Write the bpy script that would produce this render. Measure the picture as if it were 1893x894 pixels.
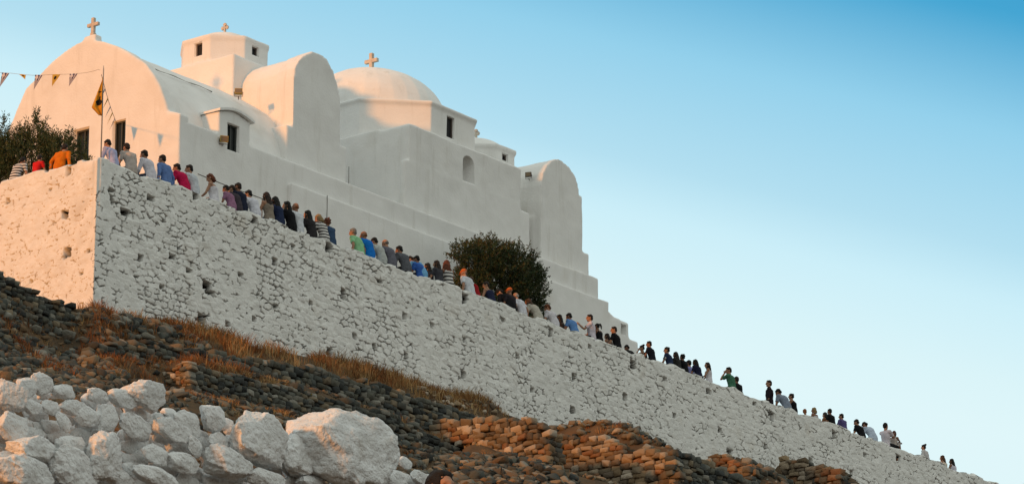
import bpy, math, random
import numpy as np
from mathutils import Vector, Matrix
# ------------------------------------------------------------------ scene, camera, sky, sun
S = bpy.context.scene
for o in list(bpy.data.objects): bpy.data.objects.remove(o)
COL = S.collection
rng = np.random.default_rng(7)
random.seed(7)
# world axes: X runs along the long terrace wall (away to the right), Y runs along the church gable
# (away to the left), Z up; the origin is the top of the terrace corner. Metres.
FPX = 7472.0; PITCH = math.radians(16.76); TH = math.radians(53.05)
r_ = np.array([math.cos(TH), -math.sin(TH), 0]); h_ = np.array([math.sin(TH), math.cos(TH), 0])
F_ = h_*math.cos(PITCH)+np.array([0, 0, math.sin(PITCH)])
up_ = -h_*math.sin(PITCH)+np.array([0, 0, math.cos(PITCH)])
def ray(x, y): return F_+(x-946.5)/FPX*r_-(y-447)/FPX*up_
CAM = -113.0*ray(180, 293)
# survey helpers: the point where a sight line meets a real plane of the site
def onY(x, y, Y): d = ray(x, y); return CAM+d*(Y-CAM[1])/d[1]
def onX(x, y, X): d = ray(x, y); return CAM+d*(X-CAM[0])/d[0]
def atD(x, y, t): return CAM+ray(x, y)*t
cd = bpy.data.cameras.new('camera'); cam = bpy.data.objects.new('camera', cd); COL.objects.link(cam)
cd.sensor_width = 36; cd.lens = 36*FPX/1893; cd.clip_start = 0.5; cd.clip_end = 9000
Mx = Matrix(((r_[0], up_[0], -F_[0]), (r_[1], up_[1], -F_[1]), (r_[2], up_[2], -F_[2])))
cam.matrix_world = Matrix.Translation(Vector(CAM)) @ Mx.to_4x4()
S.camera = cam
SUN_AZ = math.radians(5.5); SUN_EL = math.radians(6.0)
sv = Vector((-math.cos(SUN_AZ)*math.cos(SUN_EL), math.sin(SUN_AZ)*math.cos(SUN_EL), math.sin(SUN_EL)))
sd = bpy.data.lights.new('sun', 'SUN'); sd.energy = 2.7; sd.color = (1.0, 0.36, 0.06); sd.angle = math.radians(3.2)
sun = bpy.data.objects.new('sun', sd); COL.objects.link(sun)
sun.rotation_euler = sv.to_track_quat('Z', 'Y').to_euler()
W = bpy.data.worlds.new('World'); S.world = W; W.use_nodes = True
nt = W.node_tree; N = nt.nodes; L = nt.links; N.clear()
def nn(t, **k):
    n = N.new(t)
    for a, b in k.items(): setattr(n, a, b)
    return n
wo = nn('ShaderNodeOutputWorld'); bg = nn('ShaderNodeBackground'); bg.inputs['Strength'].default_value = 0.1
sky = nn('ShaderNodeTexSky', sky_type='NISHITA', sun_disc=False, sun_elevation=SUN_EL,
         sun_rotation=math.atan2(sv.x, sv.y), altitude=200, dust_density=0.6, ozone_density=2.0)
tc = nn('ShaderNodeTexCoord'); dot = nn('ShaderNodeVectorMath', operation='DOT_PRODUCT')
gv = r_/0.1267*0.25+up_/0.0598*0.5      # the evening sky pales towards the lower left, deepens to the upper right
dot.inputs[1].default_value = tuple(gv)
L.new(tc.outputs['Generated'], dot.inputs[0])
mr = nn('ShaderNodeMapRange'); mr.inputs[1].default_value = -1; mr.inputs[2].default_value = 4
madd = nn('ShaderNodeMath', operation='ADD'); madd.inputs[1].default_value = 0.20
L.new(dot.outputs['Value'], madd.inputs[0]); L.new(madd.outputs[0], mr.inputs[0])
rp = nn('ShaderNodeValToRGB'); L.new(mr.outputs[0], rp.inputs[0])
def s2l(c): return tuple(((v/255+0.055)/1.055)**2.4 if v > 10 else v/255/12.92 for v in c)
stops = [(-1, (226, 243, 245)), (0.05, (222, 244, 247)), (0.15, (217, 242, 246)), (0.317, (202, 236, 246)), (0.43, (178, 221, 238)),
         (0.665, (146, 206, 233)), (0.907, (66, 163, 208)), (1.05, (58, 154, 201)), (1.9, (206, 214, 209)), (4, (216, 222, 215))]
el = rp.color_ramp.elements
while len(el) < len(stops): el.new(0.5)
for e, (d, c) in zip(el, stops): e.position = (d+1)/5; e.color = (*s2l(c), 1)
sc10 = nn('ShaderNodeVectorMath', operation='SCALE'); sc10.inputs['Scale'].default_value = 10.7
L.new(rp.outputs[0], sc10.inputs[0])
mixw = nn('ShaderNodeMixRGB'); mixw.inputs[0].default_value = 0.94
L.new(sky.outputs[0], mixw.inputs[1]); L.new(sc10.outputs[0], mixw.inputs[2])
L.new(mixw.outputs[0], bg.inputs[0]); L.new(bg.outputs[0], wo.inputs[0])
S.view_settings.view_transform = 'Standard'; S.view_settings.look = 'None'
S.view_settings.exposure = 0.0; S.view_settings.gamma = 1.0
S.render.engine = 'CYCLES'; S.render.resolution_x = 1024; S.render.resolution_y = 483

# ------------------------------------------------------------------ materials
def s(c): return (*s2l(c), 1)
def mat(name, base, rough=0.8, var=None, vscale=3.0, bump=0.0, bscale=20.0, stain=None, sscale=0.6, attr=None, attrcol=None, spec=0.3, streak=None):
    m = bpy.data.materials.new(name); m.use_nodes = True
    t = m.node_tree; n = t.nodes; l = t.links
    b = n['Principled BSDF']; b.inputs['Roughness'].default_value = rough
    b.inputs['Specular IOR Level'].default_value = spec
    g = n.new('ShaderNodeTexCoord')
    last = n.new('ShaderNodeRGB'); last.outputs[0].default_value = (*base, 1); last = last.outputs[0]
    def noise(sc, det=4):
        x = n.new('ShaderNodeTexNoise'); x.inputs['Scale'].default_value = sc; x.inputs['Detail'].default_value = det
        l.new(g.outputs['Object'], x.inputs['Vector']); return x.outputs[0]
    def mix(fac, a, c):
        x = n.new('ShaderNodeMixRGB'); l.new(fac, x.inputs[0]); l.new(a, x.inputs[1])
        if isinstance(c, tuple): x.inputs[2].default_value = (*c, 1)
        else: l.new(c, x.inputs[2])
        return x.outputs[0]
    def ramp(v, lo, hi):
        x = n.new('ShaderNodeMapRange'); x.inputs[1].default_value = lo; x.inputs[2].default_value = hi; l.new(v, x.inputs[0]); return x.outputs[0]
    if attr == 'tone':
        a = n.new('ShaderNodeAttribute'); a.attribute_name = 'tone'; last = a.outputs['Color']
    if var: last = mix(ramp(noise(vscale), 0.38, 0.66), last, var)
    if stain: last = mix(ramp(noise(sscale, 6), 0.60, 0.78), last, stain)
    if streak:
        mp = n.new('ShaderNodeMapping'); mp.inputs['Scale'].default_value = (2.6, 2.6, 0.28); l.new(g.outputs['Object'], mp.inputs['Vector'])
        x = n.new('ShaderNodeTexNoise'); x.inputs['Scale'].default_value = 1.0; x.inputs['Detail'].default_value = 7; x.inputs['Roughness'].default_value = 0.65
        l.new(mp.outputs[0], x.inputs['Vector']); last = mix(ramp(x.outputs[0], 0.56, 0.80), last, streak)
    if attr and attr != 'tone':
        a = n.new('ShaderNodeAttribute'); a.attribute_name = attr; last = mix(a.outputs['Fac'], last, attrcol)
    l.new(last, b.inputs['Base Color'])
    if bump:
        bp = n.new('ShaderNodeBump'); bp.inputs['Strength'].default_value = bump; bp.inputs['Distance'].default_value = 0.03
        l.new(noise(bscale, 8), bp.inputs['Height']); l.new(bp.outputs[0], b.inputs['Normal'])
    return m
M = {}
M['plaster'] = mat('limewash_plaster', (0.80, 0.79, 0.77), 0.9, (0.76, 0.75, 0.73), 1.3, 0.30, 14, (0.66, 0.63, 0.58), 0.45, spec=0.1, streak=(0.64, 0.62, 0.58))
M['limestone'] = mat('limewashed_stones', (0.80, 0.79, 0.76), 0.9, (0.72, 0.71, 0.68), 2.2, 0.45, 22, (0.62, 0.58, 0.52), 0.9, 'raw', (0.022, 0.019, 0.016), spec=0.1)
M['lip'] = mat('weathered_lip', (0.42, 0.40, 0.37), 0.95, (0.22, 0.21, 0.19), 5, 0.4, 30)
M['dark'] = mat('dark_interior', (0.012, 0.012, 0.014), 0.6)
M['shutter'] = mat('dark_green_shutter', (0.007, 0.011, 0.010), 0.35)
M['frame'] = mat('grey_wood_frame', (0.06, 0.065, 0.06), 0.7)
M['marble'] = mat('weathered_marble', (0.62, 0.55, 0.46), 0.8, (0.48, 0.42, 0.36), 9, 0.2, 30)
M['stone'] = mat('dry_stones', (0.1, 0.1, 0.1), 0.95, bump=0.6, bscale=18, attr='tone', spec=0.15)
M['earth'] = mat('dry_earth', (0.13, 0.085, 0.05), 1.0, (0.07, 0.055, 0.04), 1.2, 0.8, 9, (0.20, 0.12, 0.06), 0.7, spec=0.05)
M['soil'] = mat('dark_soil_core', (0.035, 0.028, 0.022), 1.0, spec=0.05)
M['paving'] = mat('terrace_paving', (0.45, 0.43, 0.40), 0.9, (0.38, 0.36, 0.33), 1.5, 0.3, 10)
M['grass'] = mat('dry_grass_blades', (0.2, 0.12, 0.05), 0.9, attr='tone', spec=0.1)
M['leaf'] = mat('leaves', (0.05, 0.06, 0.03), 0.6, attr='tone', spec=0.2)
M['twig'] = mat('bark', (0.10, 0.07, 0.05), 0.9, (0.05, 0.04, 0.03), 20)
M['boulder'] = mat('white_limestone_boulder', (0.77, 0.775, 0.77), 0.95, (0.64, 0.64, 0.63), 7, 1.0, 30, (0.40, 0.36, 0.30), 2.2, spec=0.1)
M['metal'] = mat('grey_metal', (0.30, 0.29, 0.28), 0.45)
M['rust'] = mat('dark_iron', (0.10, 0.08, 0.07), 0.7)
M['lampy'] = mat('yellow_lamp_housing', (0.42, 0.28, 0.07), 0.6)
M['lampg'] = mat('lamp_glass', (0.20, 0.14, 0.08), 0.2)
M['yellow'] = mat('yellow_flag_cloth', (0.62, 0.30, 0.02), 0.9, (0.5, 0.24, 0.02), 6)
M['black'] = mat('black_cloth', (0.012, 0.011, 0.012), 0.9)
M['skin'] = mat('skin', (0.36, 0.19, 0.115), 0.6, (0.31, 0.16, 0.10), 12)
M['skinD'] = mat('tanned_skin', (0.25, 0.12, 0.07), 0.6, (0.21, 0.10, 0.06), 12)
M['eye'] = mat('eye', (0.02, 0.015, 0.012), 0.2)
M['phone'] = mat('black_phone', (0.01, 0.01, 0.012), 0.2)

# ------------------------------------------------------------------ helpers
class MB:
    def __init__(s_): s_.v = []; s_.f = []; s_.n = 0
    def add(s_, v, f):
        v = np.asarray(v, float).reshape(-1, 3); s_.v.append(v)
        for q in f: s_.f.append(tuple(int(i)+s_.n for i in q))
        s_.n += len(v); return s_
    def box(s_, a, b):
        x0, y0, z0 = a; x1, y1, z1 = b
        v = [(x0, y0, z0), (x1, y0, z0), (x1, y1, z0), (x0, y1, z0), (x0, y0, z1), (x1, y0, z1), (x1, y1, z1), (x0, y1, z1)]
        return s_.add(v, [(0, 3, 2, 1), (4, 5, 6, 7), (0, 1, 5, 4), (1, 2, 6, 5), (2, 3, 7, 6), (3, 0, 4, 7)])
    def prism(s_, pts0, vec):            # polygon (3d, planar) extruded along vec
        p = np.asarray(pts0, float); n = len(p); q = p+np.asarray(vec, float)
        f = [tuple(range(n))[::-1], tuple(range(n, 2*n))]+[(i, (i+1) % n, n+(i+1) % n, n+i) for i in range(n)]
        return s_.add(np.vstack([p, q]), f)
    def tube(s_, pts, rad, k=8, ref=None):    # rad: float or list of float / (rx, ry)
        p = np.asarray(pts, float); n = len(p)
        if np.isscalar(rad): rad = [rad]*n
        V = []
        for i in range(n):
            t = p[min(i+1, n-1)]-p[max(i-1, 0)]; t /= np.linalg.norm(t)+1e-9
            a = np.array(ref if ref is not None else ((1., 0, 0) if abs(t[0]) < 0.8 else (0, 1., 0)))
            a = a-t*(a@t); a /= np.linalg.norm(a)+1e-9; b = np.cross(t, a)
            rr = rad[i]; rx, ry = (rr, rr) if np.isscalar(rr) else rr
            for j in range(k):
                w = 2*math.pi*j/k; V.append(p[i]+a*rx*math.cos(w)+b*ry*math.sin(w))
        f = [(i*k+j, i*k+(j+1) % k, (i+1)*k+(j+1) % k, (i+1)*k+j) for i in range(n-1) for j in range(k)]
        f += [tuple(range(k))[::-1], tuple((n-1)*k+j for j in range(k))]
        return s_.add(V, f)
    def ell(s_, c, rad, R=None, nu=14, nv=9):
        V = [(0, 0, 1)]
        for i in range(1, nv):
            ph = math.pi*i/nv
            for j in range(nu): V.append((math.sin(ph)*math.cos(2*math.pi*j/nu), math.sin(ph)*math.sin(2*math.pi*j/nu), math.cos(ph)))
        V.append((0, 0, -1)); V = np.array(V)*np.array(rad)
        if R is not None: V = V @ np.array(R).T
        f = [(0, 1+j, 1+(j+1) % nu) for j in range(nu)]
        for i in range(nv-2):
            for j in range(nu): f.append((1+i*nu+j, 1+(i+1)*nu+j, 1+(i+1)*nu+(j+1) % nu, 1+i*nu+(j+1) % nu))
        e = len(V)-1; b = 1+(nv-2)*nu
        f += [(e, b+(j+1) % nu, b+j) for j in range(nu)]
        return s_.add(V+np.array(c), f)
    def mesh(s_, name='m'):
        me = bpy.data.meshes.new(name); me.from_pydata(np.vstack(s_.v).tolist(), [], s_.f); me.update(); return me
    def build(s_, name, m, parent=None, loc=None, smooth=False):
        v = np.vstack(s_.v)
        me = bpy.data.meshes.new(name)
        if loc is not None: v = v-np.array(loc)
        me.from_pydata(v.tolist(), [], s_.f); me.update()
        return link(name, me, m, parent, loc, smooth)
def wloc(o):
    v = Vector(o.location)
    while o.parent: o = o.parent; v += o.location
    return v
def link(name, me, m, parent=None, loc=None, smooth=False):
    o = bpy.data.objects.new(name, me); COL.objects.link(o)
    for q in (m if isinstance(m, (list, tuple)) else [m]): me.materials.append(M[q] if isinstance(q, str) else q)
    if smooth: me.shade_smooth()
    if loc is not None: o.location = loc
    if parent is not None:
        o.parent = parent
        o.location = (Vector(loc) if loc is not None else Vector((0, 0, 0)))-wloc(parent)
    return o
def tag(o, label, cat, group=None):
    o['label'] = label; o['category'] = cat
    if group: o['group'] = group
    return o
def empty(name, loc, label, cat, group=None):
    o = bpy.data.objects.new(name, None); COL.objects.link(o); o.location = loc; o.empty_display_size = 0.3
    return tag(o, label, cat, group)
def fast_mesh(name, V, Fq, tone=None, attrs=None):
    """V (n,3), Fq (m,k) uniform polygons"""
    me = bpy.data.meshes.new(name); V = np.asarray(V, np.float32); Fq = np.asarray(Fq, np.int32)
    m, k = Fq.shape
    me.vertices.add(len(V)); me.vertices.foreach_set('co', V.ravel())
    me.loops.add(m*k); me.loops.foreach_set('vertex_index', Fq.ravel())
    me.polygons.add(m); me.polygons.foreach_set('loop_start', np.arange(0, m*k, k, dtype=np.int32))
    me.polygons.foreach_set('loop_total', np.full(m, k, np.int32))
    me.update(calc_edges=True)
    if tone is not None:
        a = me.attributes.new('tone', 'FLOAT_COLOR', 'POINT')
        a.data.foreach_set('color', np.hstack([tone, np.ones((len(tone), 1))]).astype(np.float32).ravel())
    for kx, vx in (attrs or {}).items():
        a = me.attributes.new(kx, 'FLOAT', 'POINT'); a.data.foreach_set('value', np.asarray(vx, np.float32))
    return me
_T = np.random.default_rng(3).random((64, 64, 64))
def vnoise(p):
    p = np.asarray(p, float); i = np.floor(p).astype(int); f = p-i; f = f*f*(3-2*f)
    out = 0
    for dx in (0, 1):
        for dy in (0, 1):
            for dz in (0, 1):
                w = (f[..., 0] if dx else 1-f[..., 0])*(f[..., 1] if dy else 1-f[..., 1])*(f[..., 2] if dz else 1-f[..., 2])
                out = out+w*_T[(i[..., 0]+dx) % 64, (i[..., 1]+dy) % 64, (i[..., 2]+dz) % 64]
    return out*2-1
def fbm(p, o=3):
    p = np.asarray(p, float); return sum(vnoise(p*2**k+k*17.3)*0.5**k for k in range(o))
DG = bpy.context.evaluated_depsgraph_get
def evalmesh(o, name):
    DGx = bpy.context.evaluated_depsgraph_get(); DGx.update()
    me = bpy.data.meshes.new_from_object(o.evaluated_get(DGx)); me.name = name; return me
def remeshed(mb, voxel, name, smooth=0, sfac=0.5):
    me = mb.mesh(); o = bpy.data.objects.new('tmp', me); COL.objects.link(o)
    m = o.modifiers.new('r', 'REMESH'); m.mode = 'VOXEL'; m.voxel_size = voxel; m.use_smooth_shade = True
    if smooth:
        q = o.modifiers.new('s', 'SMOOTH'); q.iterations = smooth; q.factor = sfac
    out = evalmesh(o, name); bpy.data.objects.remove(o); bpy.data.meshes.remove(me); return out
def displace(me, amp, scale, off=0.0):
    n = len(me.vertices); co = np.empty(n*3, np.float32); no = np.empty(n*3, np.float32)
    me.vertices.foreach_get('co', co); me.vertices.foreach_get('normal', no)
    co = co.reshape(-1, 3).astype(float); no = no.reshape(-1, 3)
    co += no*(amp*fbm(co*scale+off, 3))[:, None]
    me.vertices.foreach_set('co', co.astype(np.float32).ravel()); me.update()
def plaster(name, mb, parent, cut=None, voxel=0.055, amp=0.022):
    me = remeshed(mb, voxel, name, 3); displace(me, amp, 1.1)
    if cut is not None:
        o = bpy.data.objects.new('tmp', me); COL.objects.link(o)
        cm = cut.mesh(); import bmesh
        bb = bmesh.new(); bb.from_mesh(cm); bmesh.ops.recalc_face_normals(bb, faces=bb.faces); bb.to_mesh(cm); bb.free()
        c = bpy.data.objects.new('cut', cm); COL.objects.link(c)
        b = o.modifiers.new('b', 'BOOLEAN'); b.operation = 'DIFFERENCE'; b.solver = 'EXACT'; b.object = c
        me2 = evalmesh(o, name); bpy.data.objects.remove(o); bpy.data.objects.remove(c); me = me2
    me.materials.clear()
    return link(name, me, 'plaster', parent, None, True)

# ------------------------------------------------------------------ terrain (one sheet to the horizon)
ctl = []
def c_y(pts, Y, dz=0.0):
    q = np.array([onY(x, y, Y) for x, y in pts]); n_ = max(2, int(abs(q[-1, 0]-q[0, 0])/0.55))
    for X_ in np.linspace(q[0, 0], q[-1, 0], n_): ctl.append((X_, Y, float(np.interp(X_, q[:, 0], q[:, 2]))+dz))
def c_x(pts, X, dz=0.0):
    q = np.array([onX(x, y, X) for x, y in pts]); n_ = max(2, int(abs(q[-1, 1]-q[0, 1])/0.5))
    for Y_ in np.linspace(q[0, 1], q[-1, 1], n_): ctl.append((X, Y_, float(np.interp(-Y_, -q[:, 1], q[:, 2]))+dz))
Xc = onY(1008, 786, -6.3)[0]; Xd = onY(1247, 830, -7.4)[0]; Xg = onY(1392, 864, -4.0)[0]; Xf = onY(1556, 868, -3.3)[0]
C_TOP = [(797, 780), (820, 774), (870, 773), (920, 772), (965, 770), (1008, 788)]; C_BOT = [(797, 808), (850, 814), (900, 826), (950, 842), (1008, 856)]
D_TOP = [(945, 838), (985, 822), (1020, 808), (1060, 806), (1100, 802), (1150, 822), (1190, 834), (1215, 830), (1247, 826)]; D_BOT = [(945, 905), (1247, 925)]
G_TOP = [(1296, 846), (1320, 838), (1350, 841), (1392, 862)]; G_BOT = [(1296, 905), (1392, 925)]
F_TOP = [(1444, 848), (1470, 846), (1500, 858), (1530, 862), (1556, 868)]; F_BOT = [(1444, 915), (1556, 930)]
for T_, B_, X_ in ((C_TOP, C_BOT, Xc), (D_TOP, D_BOT, Xd), (G_TOP, G_BOT, Xg), (F_TOP, F_BOT, Xf)):
    if X_ != Xc: c_x(T_, X_+0.55, -0.15)
    c_x(B_, X_-0.15, -0.05); c_x(B_, X_-0.6, -0.15)
BASE = [(182, 572), (240, 585), (300, 596), (360, 611), (440, 632), (520, 652), (600, 672), (700, 698), (800, 725), (860, 745), (950, 772), (1000, 788), (1060, 800), (1130, 816), (1240, 842), (1440, 900), (1600, 950), (1893, 1040)]
c_y(BASE, 0.0)
c_y([(182, 600), (260, 630), (360, 643), (500, 664), (600, 682), (700, 707), (800, 737), (860, 757), (960, 790), (1060, 820), (1240, 868), (1450, 920), (1650, 985)], -1.2)
A_BOT = [(180, 668), (350, 674), (450, 696), (560, 720), (640, 742), (740, 778), (840, 808)]
c_y(A_BOT, -1.95); c_y(A_BOT, -2.25); c_y([(350, 676), (450, 698), (560, 722), (640, 745), (740, 784), (800, 812)], -2.85)
B_BOT = [(350, 726), (450, 750), (560, 768), (640, 783), (740, 815), (860, 880)]
c_y(B_BOT, -3.2); c_y(B_BOT, -3.5)
XS = onY(350, 673, -3.2)[0]
for dx_, dy_ in ((-0.12, 0), (-0.7, 3), (-1.6, 8)): c_x([(262, 712+dy_), (350, 726+dy_)], XS+dx_)
c_y([(60, 725), (300, 765), (500, 805), (700, 850), (800, 885)], -5.5)
c_y([(1235, 940), (1400, 972), (1600, 1030)], -7.75); c_y([(1235, 955), (1400, 985)], -8.6)
c_y([(600, 900), (800, 940), (1000, 960), (1247, 1000), (1600, 1080)], -10.0)
c_y([(-60, 520), (0, 530), (60, 560), (120, 582)], -0.2)
c_y([(-60, 590), (0, 604), (60, 634), (120, 655)], -1.0)
c_y([(-60, 660), (0, 680), (60, 690)], -3.0)
for x_, y_, z_ in ((-1.5, 1.5, -4.6), (-1.5, 4, -4.4), (-1.5, 8, -4.4), (-6, 3, -4.2), (-6, 8, -4.4)): ctl.append((x_, y_, z_))
for x in (-500, 0, 400, 800, 1200, 1800): q = atD(x, 960, 28); ctl.append(tuple(q))
for x in (-900, 0, 900, 1800, 2800): q = atD(x, 950, 60); ctl.append((q[0], q[1], q[2]-1.0))
for a in (-40, 0, 40):
    q = CAM+r_*a; ctl.append((q[0], q[1], -36.45)); q = CAM+r_*a-h_*40; ctl.append((q[0], q[1], -44))
for x, y, z in ((10, 8, -2.5), (30, 8, -2.5), (50, 8, -4), (5, 16, -4), (30, 25, -9), (60, 20, -14), (75, 0, -14), (70, -25, -24), (-25, 25, -12), (-45, 20, -22), (40, -40, -24), (90, 60, -40), (-60, 60, -40), (20, 90, -40), (-120, 0, -42), (10, -120, -44)):
    ctl.append((x, y, z))
db = np.array([onX(x, y, Xd) for x, y in D_BOT])       # the ground drops again behind the first ochre wall
for X_ in np.arange(Xc+0.9, Xd-0.7, 0.8):
    for Y_ in np.arange(-7.4, -2.6, 0.6): ctl.append((X_, Y_, float(np.interp(-Y_, -db[:, 1], db[:, 2]))-0.1))
ctl = np.array(ctl)
def _k(a, b): return np.sqrt(((a[:, None, :2]-b[None, :, :2])**2).sum(-1)+0.05)
n = len(ctl); A = np.zeros((n+3, n+3)); A[:n, :n] = _k(ctl, ctl)+np.eye(n)*0.02*-1
A[:n, n:] = np.c_[np.ones(n), ctl[:, :2]]; A[n:, :n] = A[:n, n:].T
wts = np.linalg.lstsq(A, np.r_[ctl[:, 2], 0, 0, 0], rcond=None)[0]
def ground(X, Y):
    X = np.atleast_1d(np.asarray(X, float)); Y = np.atleast_1d(np.asarray(Y, float))
    P = np.c_[X.ravel(), Y.ravel()]; out = np.empty(len(P))
    for i in range(0, len(P), 20000):
        q = P[i:i+20000]; out[i:i+20000] = _k(q, ctl) @ wts[:n]+wts[n]+q @ wts[n+1:]
    far = np.hypot(P[:, 0]+10, P[:, 1]+10)
    t = np.clip((far-110)/140, 0, 1)
    out = out*(1-t)+t*-44
    return out.reshape(X.shape)
def axis(lo, hi, fine):
    a = list(np.arange(lo, hi, fine)); st = fine; x = hi
    while x < 4500: a.append(x); st *= 1.25; x += st
    st = fine; x = lo-fine
    while x > -4500: a.insert(0, x); st *= 1.25; x -= st
    return np.array(a)
gx = np.concatenate([axis(-75, -10, 0.8)[:-60][axis(-75, -10, 0.8)[:-60] < -10], np.arange(-10, 40, 0.2), axis(-75, 40, 0.8)[axis(-75, 40, 0.8) >= 40]])
gy = np.concatenate([axis(-72, -9, 0.8)[axis(-72, -9, 0.8) < -9], np.arange(-9, 3, 0.15), axis(-72, 3, 0.8)[axis(-72, 3, 0.8) >= 3]])
GX, GY = np.meshgrid(gx, gy, indexing='ij'); GZ = ground(GX, GY)
GZ += 0.05*fbm(np.stack([GX*0.9, GY*0.9, GX*0], -1), 4)
nx, ny = GX.shape; idx = np.arange(nx*ny).reshape(nx, ny)
fq = np.stack([idx[:-1, :-1], idx[1:, :-1], idx[1:, 1:], idx[:-1, 1:]], -1).reshape(-1, 4)
g = link('hillside_ground', fast_mesh('hillside_ground', np.stack([GX, GY, GZ], -1).reshape(-1, 3), fq), 'earth', smooth=True); g['kind'] = 'structure'

# ------------------------------------------------------------------ whitewashed terrace wall
sa = np.concatenate([np.arange(-13, -6, 0.06), np.arange(-6, 36, 0.024), np.arange(36, 58, 0.03)]); zr = np.concatenate([np.arange(-6.6, -5.2, 0.05), np.arange(-5.2, 0.0001, 0.02)])
topn = 0.05*fbm(np.stack([sa*1.7, sa*0, sa*0+3], -1), 3)+0.03*np.sign(vnoise(np.stack([sa*3.1, sa*0+9, sa*0], -1)))
SS, ZZ = np.meshgrid(sa, zr, indexing='ij')
ZT = ZZ*(1+(-topn[:, None]/6.6))+topn[:, None]       # rows reach the uneven top
def worley(x, y):
    i = np.floor(x).astype(int); j = np.floor(y).astype(int)
    f1 = np.full(x.shape, 9.); f2 = f1.copy(); idm = np.zeros(x.shape); ox = np.zeros(x.shape); oy = np.zeros(x.shape)
    for dj in (-1, 0, 1):
        for di in (-1, 0, 1):
            a = i+di; b = j+dj; h = _T[a % 64, b % 64, (a//64+b//64) % 64]; h2 = _T[b % 64, a % 64, 7]
            h3 = _T[(a*3+b) % 64, (b*5+1) % 64, 11]
            px = a+0.5+0.40*(2*h-1)+0.5*(b % 2); py = b+0.5+0.24*(2*h2-1)
            dx = x-px; dy = y-py
            d = (np.abs(dx*(0.8+0.4*h2))**3+np.abs(dy)**3)**(1/3)*(0.85+0.30*h3)
            c = d < f1; f2 = np.where(c, f1, np.minimum(f2, d)); f1 = np.where(c, d, f1)
            idm = np.where(c, h3+h, idm); ox = np.where(c, dx*(h3-0.5), ox); oy = np.where(c, dy*(h-0.5), oy)
    return f1, f2, idm, ox, oy
def n2(a, b, k, o=2): return fbm(np.stack([SS*a, ZT*b, SS*0+k], -1), o)
wz = 0.07*n2(0.5, 0.8, 0)
f1, f2, idm, ox, oy = worley(SS/0.285+0.22*n2(1.3, 1.3, 5), (ZT+wz)/0.158+0.12*n2(2.0, 2.0, 15))
e = f2-f1
body = np.clip(e/0.16, 0, 1); body = body*(2-body)
region = np.clip(0.85+0.55*n2(0.33, 0.45, 1, 3), 0.45, 1)       # thick limewash hides some of the stones
region = np.where(SS < 0, region*0.42, region)
region *= np.clip((np.abs(SS)-0.15)/0.9, 0.25, 1)
gapn = 0.85*n2(4.6, 7.0, 11)+0.40*n2(0.8, 0.9, 31)+0.10*(np.clip(1.0-(-ZT)/5, 0, 1))
gapn = gapn-0.13*np.clip(SS/16, 0, 1)
gw_ = np.clip(0.020+0.20*(gapn-0.10), 0, 0.10)*np.where(SS < 0, 0.28, 1)*np.clip(1.3-SS/70, 0.6, 1.1)
gap = np.clip((gw_-e)/0.02, 0, 1)*np.clip((gapn-0.08)/0.05, 0, 1)
disp = region*(0.018*body+0.018*(idm-1)+0.045*(ox+oy))+0.010*n2(6, 6, 0, 3)+0.04*n2(0.4, 0.4, 2)
disp -= gap*0.15
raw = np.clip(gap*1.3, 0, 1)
holes_r = [(362, 355, 9, 26), (232, 393, 12, 11), (279, 366, 10, 9), (260, 476, 8, 11), (318, 474, 9, 8), (507, 483, 7, 11), (607, 457, 9, 17), (633, 544, 7, 15), (858, 552, 7, 15), (654, 622, 6, 9), (748, 584, 6, 11), (750, 657, 7, 11), (607, 649, 9, 12), (508, 566, 6, 8), (858, 628, 6, 9), (856, 691, 7, 12), (958, 658, 6, 8), (1018, 614, 6, 14), (1060, 698, 6, 10), (1170, 673, 8, 12), (1155, 733, 7, 11), (1156, 793, 6, 8), (1246, 767, 6, 8), (1311, 723, 8, 8), (1427, 768, 7, 13), (1332, 794, 6, 8), (1414, 824, 5, 9), (1497, 851, 6, 9), (1541, 803, 7, 12), (1660, 846, 7, 10), (1573, 875, 5, 10), (1349, 834, 9, 8), (1059, 757, 8, 10), (372, 588, 10, 14), (383, 527, 12, 12), (388, 540, 12, 8), (420, 598, 6, 8), (207, 372, 5, 12), (205, 351, 7, 6), (445, 508, 7, 6), (300, 530, 6, 6), (573, 560, 5, 7), (700, 520, 7, 5), (930, 590, 6, 6), (1090, 640, 6, 6), (470, 590, 6, 8), (690, 640, 5, 7), (1230, 700, 6, 6), (1395, 745, 5, 5), (1600, 840, 5, 6), (470, 407, 8, 10), (540, 455, 7, 6), (350, 500, 6, 6), (800, 600, 6, 6), (985, 720, 6, 7)]
holes_l = [(128, 315, 9, 15), (14, 371, 7, 9), (120, 397, 13, 12), (125, 467, 13, 16), (90, 430, 4, 7), (58, 520, 5, 6), (163, 463, 5, 6), (93, 350, 5, 4), (150, 505, 6, 4)]
def hole(cs, cz, w, hh):
    global disp, raw
    x = (SS-cs)/w*2; y = (ZT-cz)/hh*2
    sk = 0.3*vnoise(np.stack([SS*9, ZT*9, SS*0+4], -1))
    m = np.clip((1.28-np.maximum(np.abs(x), np.abs(y)+0.15*x)+sk*0.9)/0.2, 0, 1)
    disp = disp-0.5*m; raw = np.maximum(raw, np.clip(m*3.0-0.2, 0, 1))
for x, y, w, hh in holes_r:
    q = onY(x, y, 0); k = (q-CAM) @ F_/FPX; hole(q[0], q[2], w*k/0.60*1.0, hh*k*1.0)
for x, y, w, hh in holes_l:
    q = onX(x, y, 0); k = (q-CAM) @ F_/FPX; hole(-q[1], q[2], w*k/0.8*0.9, hh*k*0.95)
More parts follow.
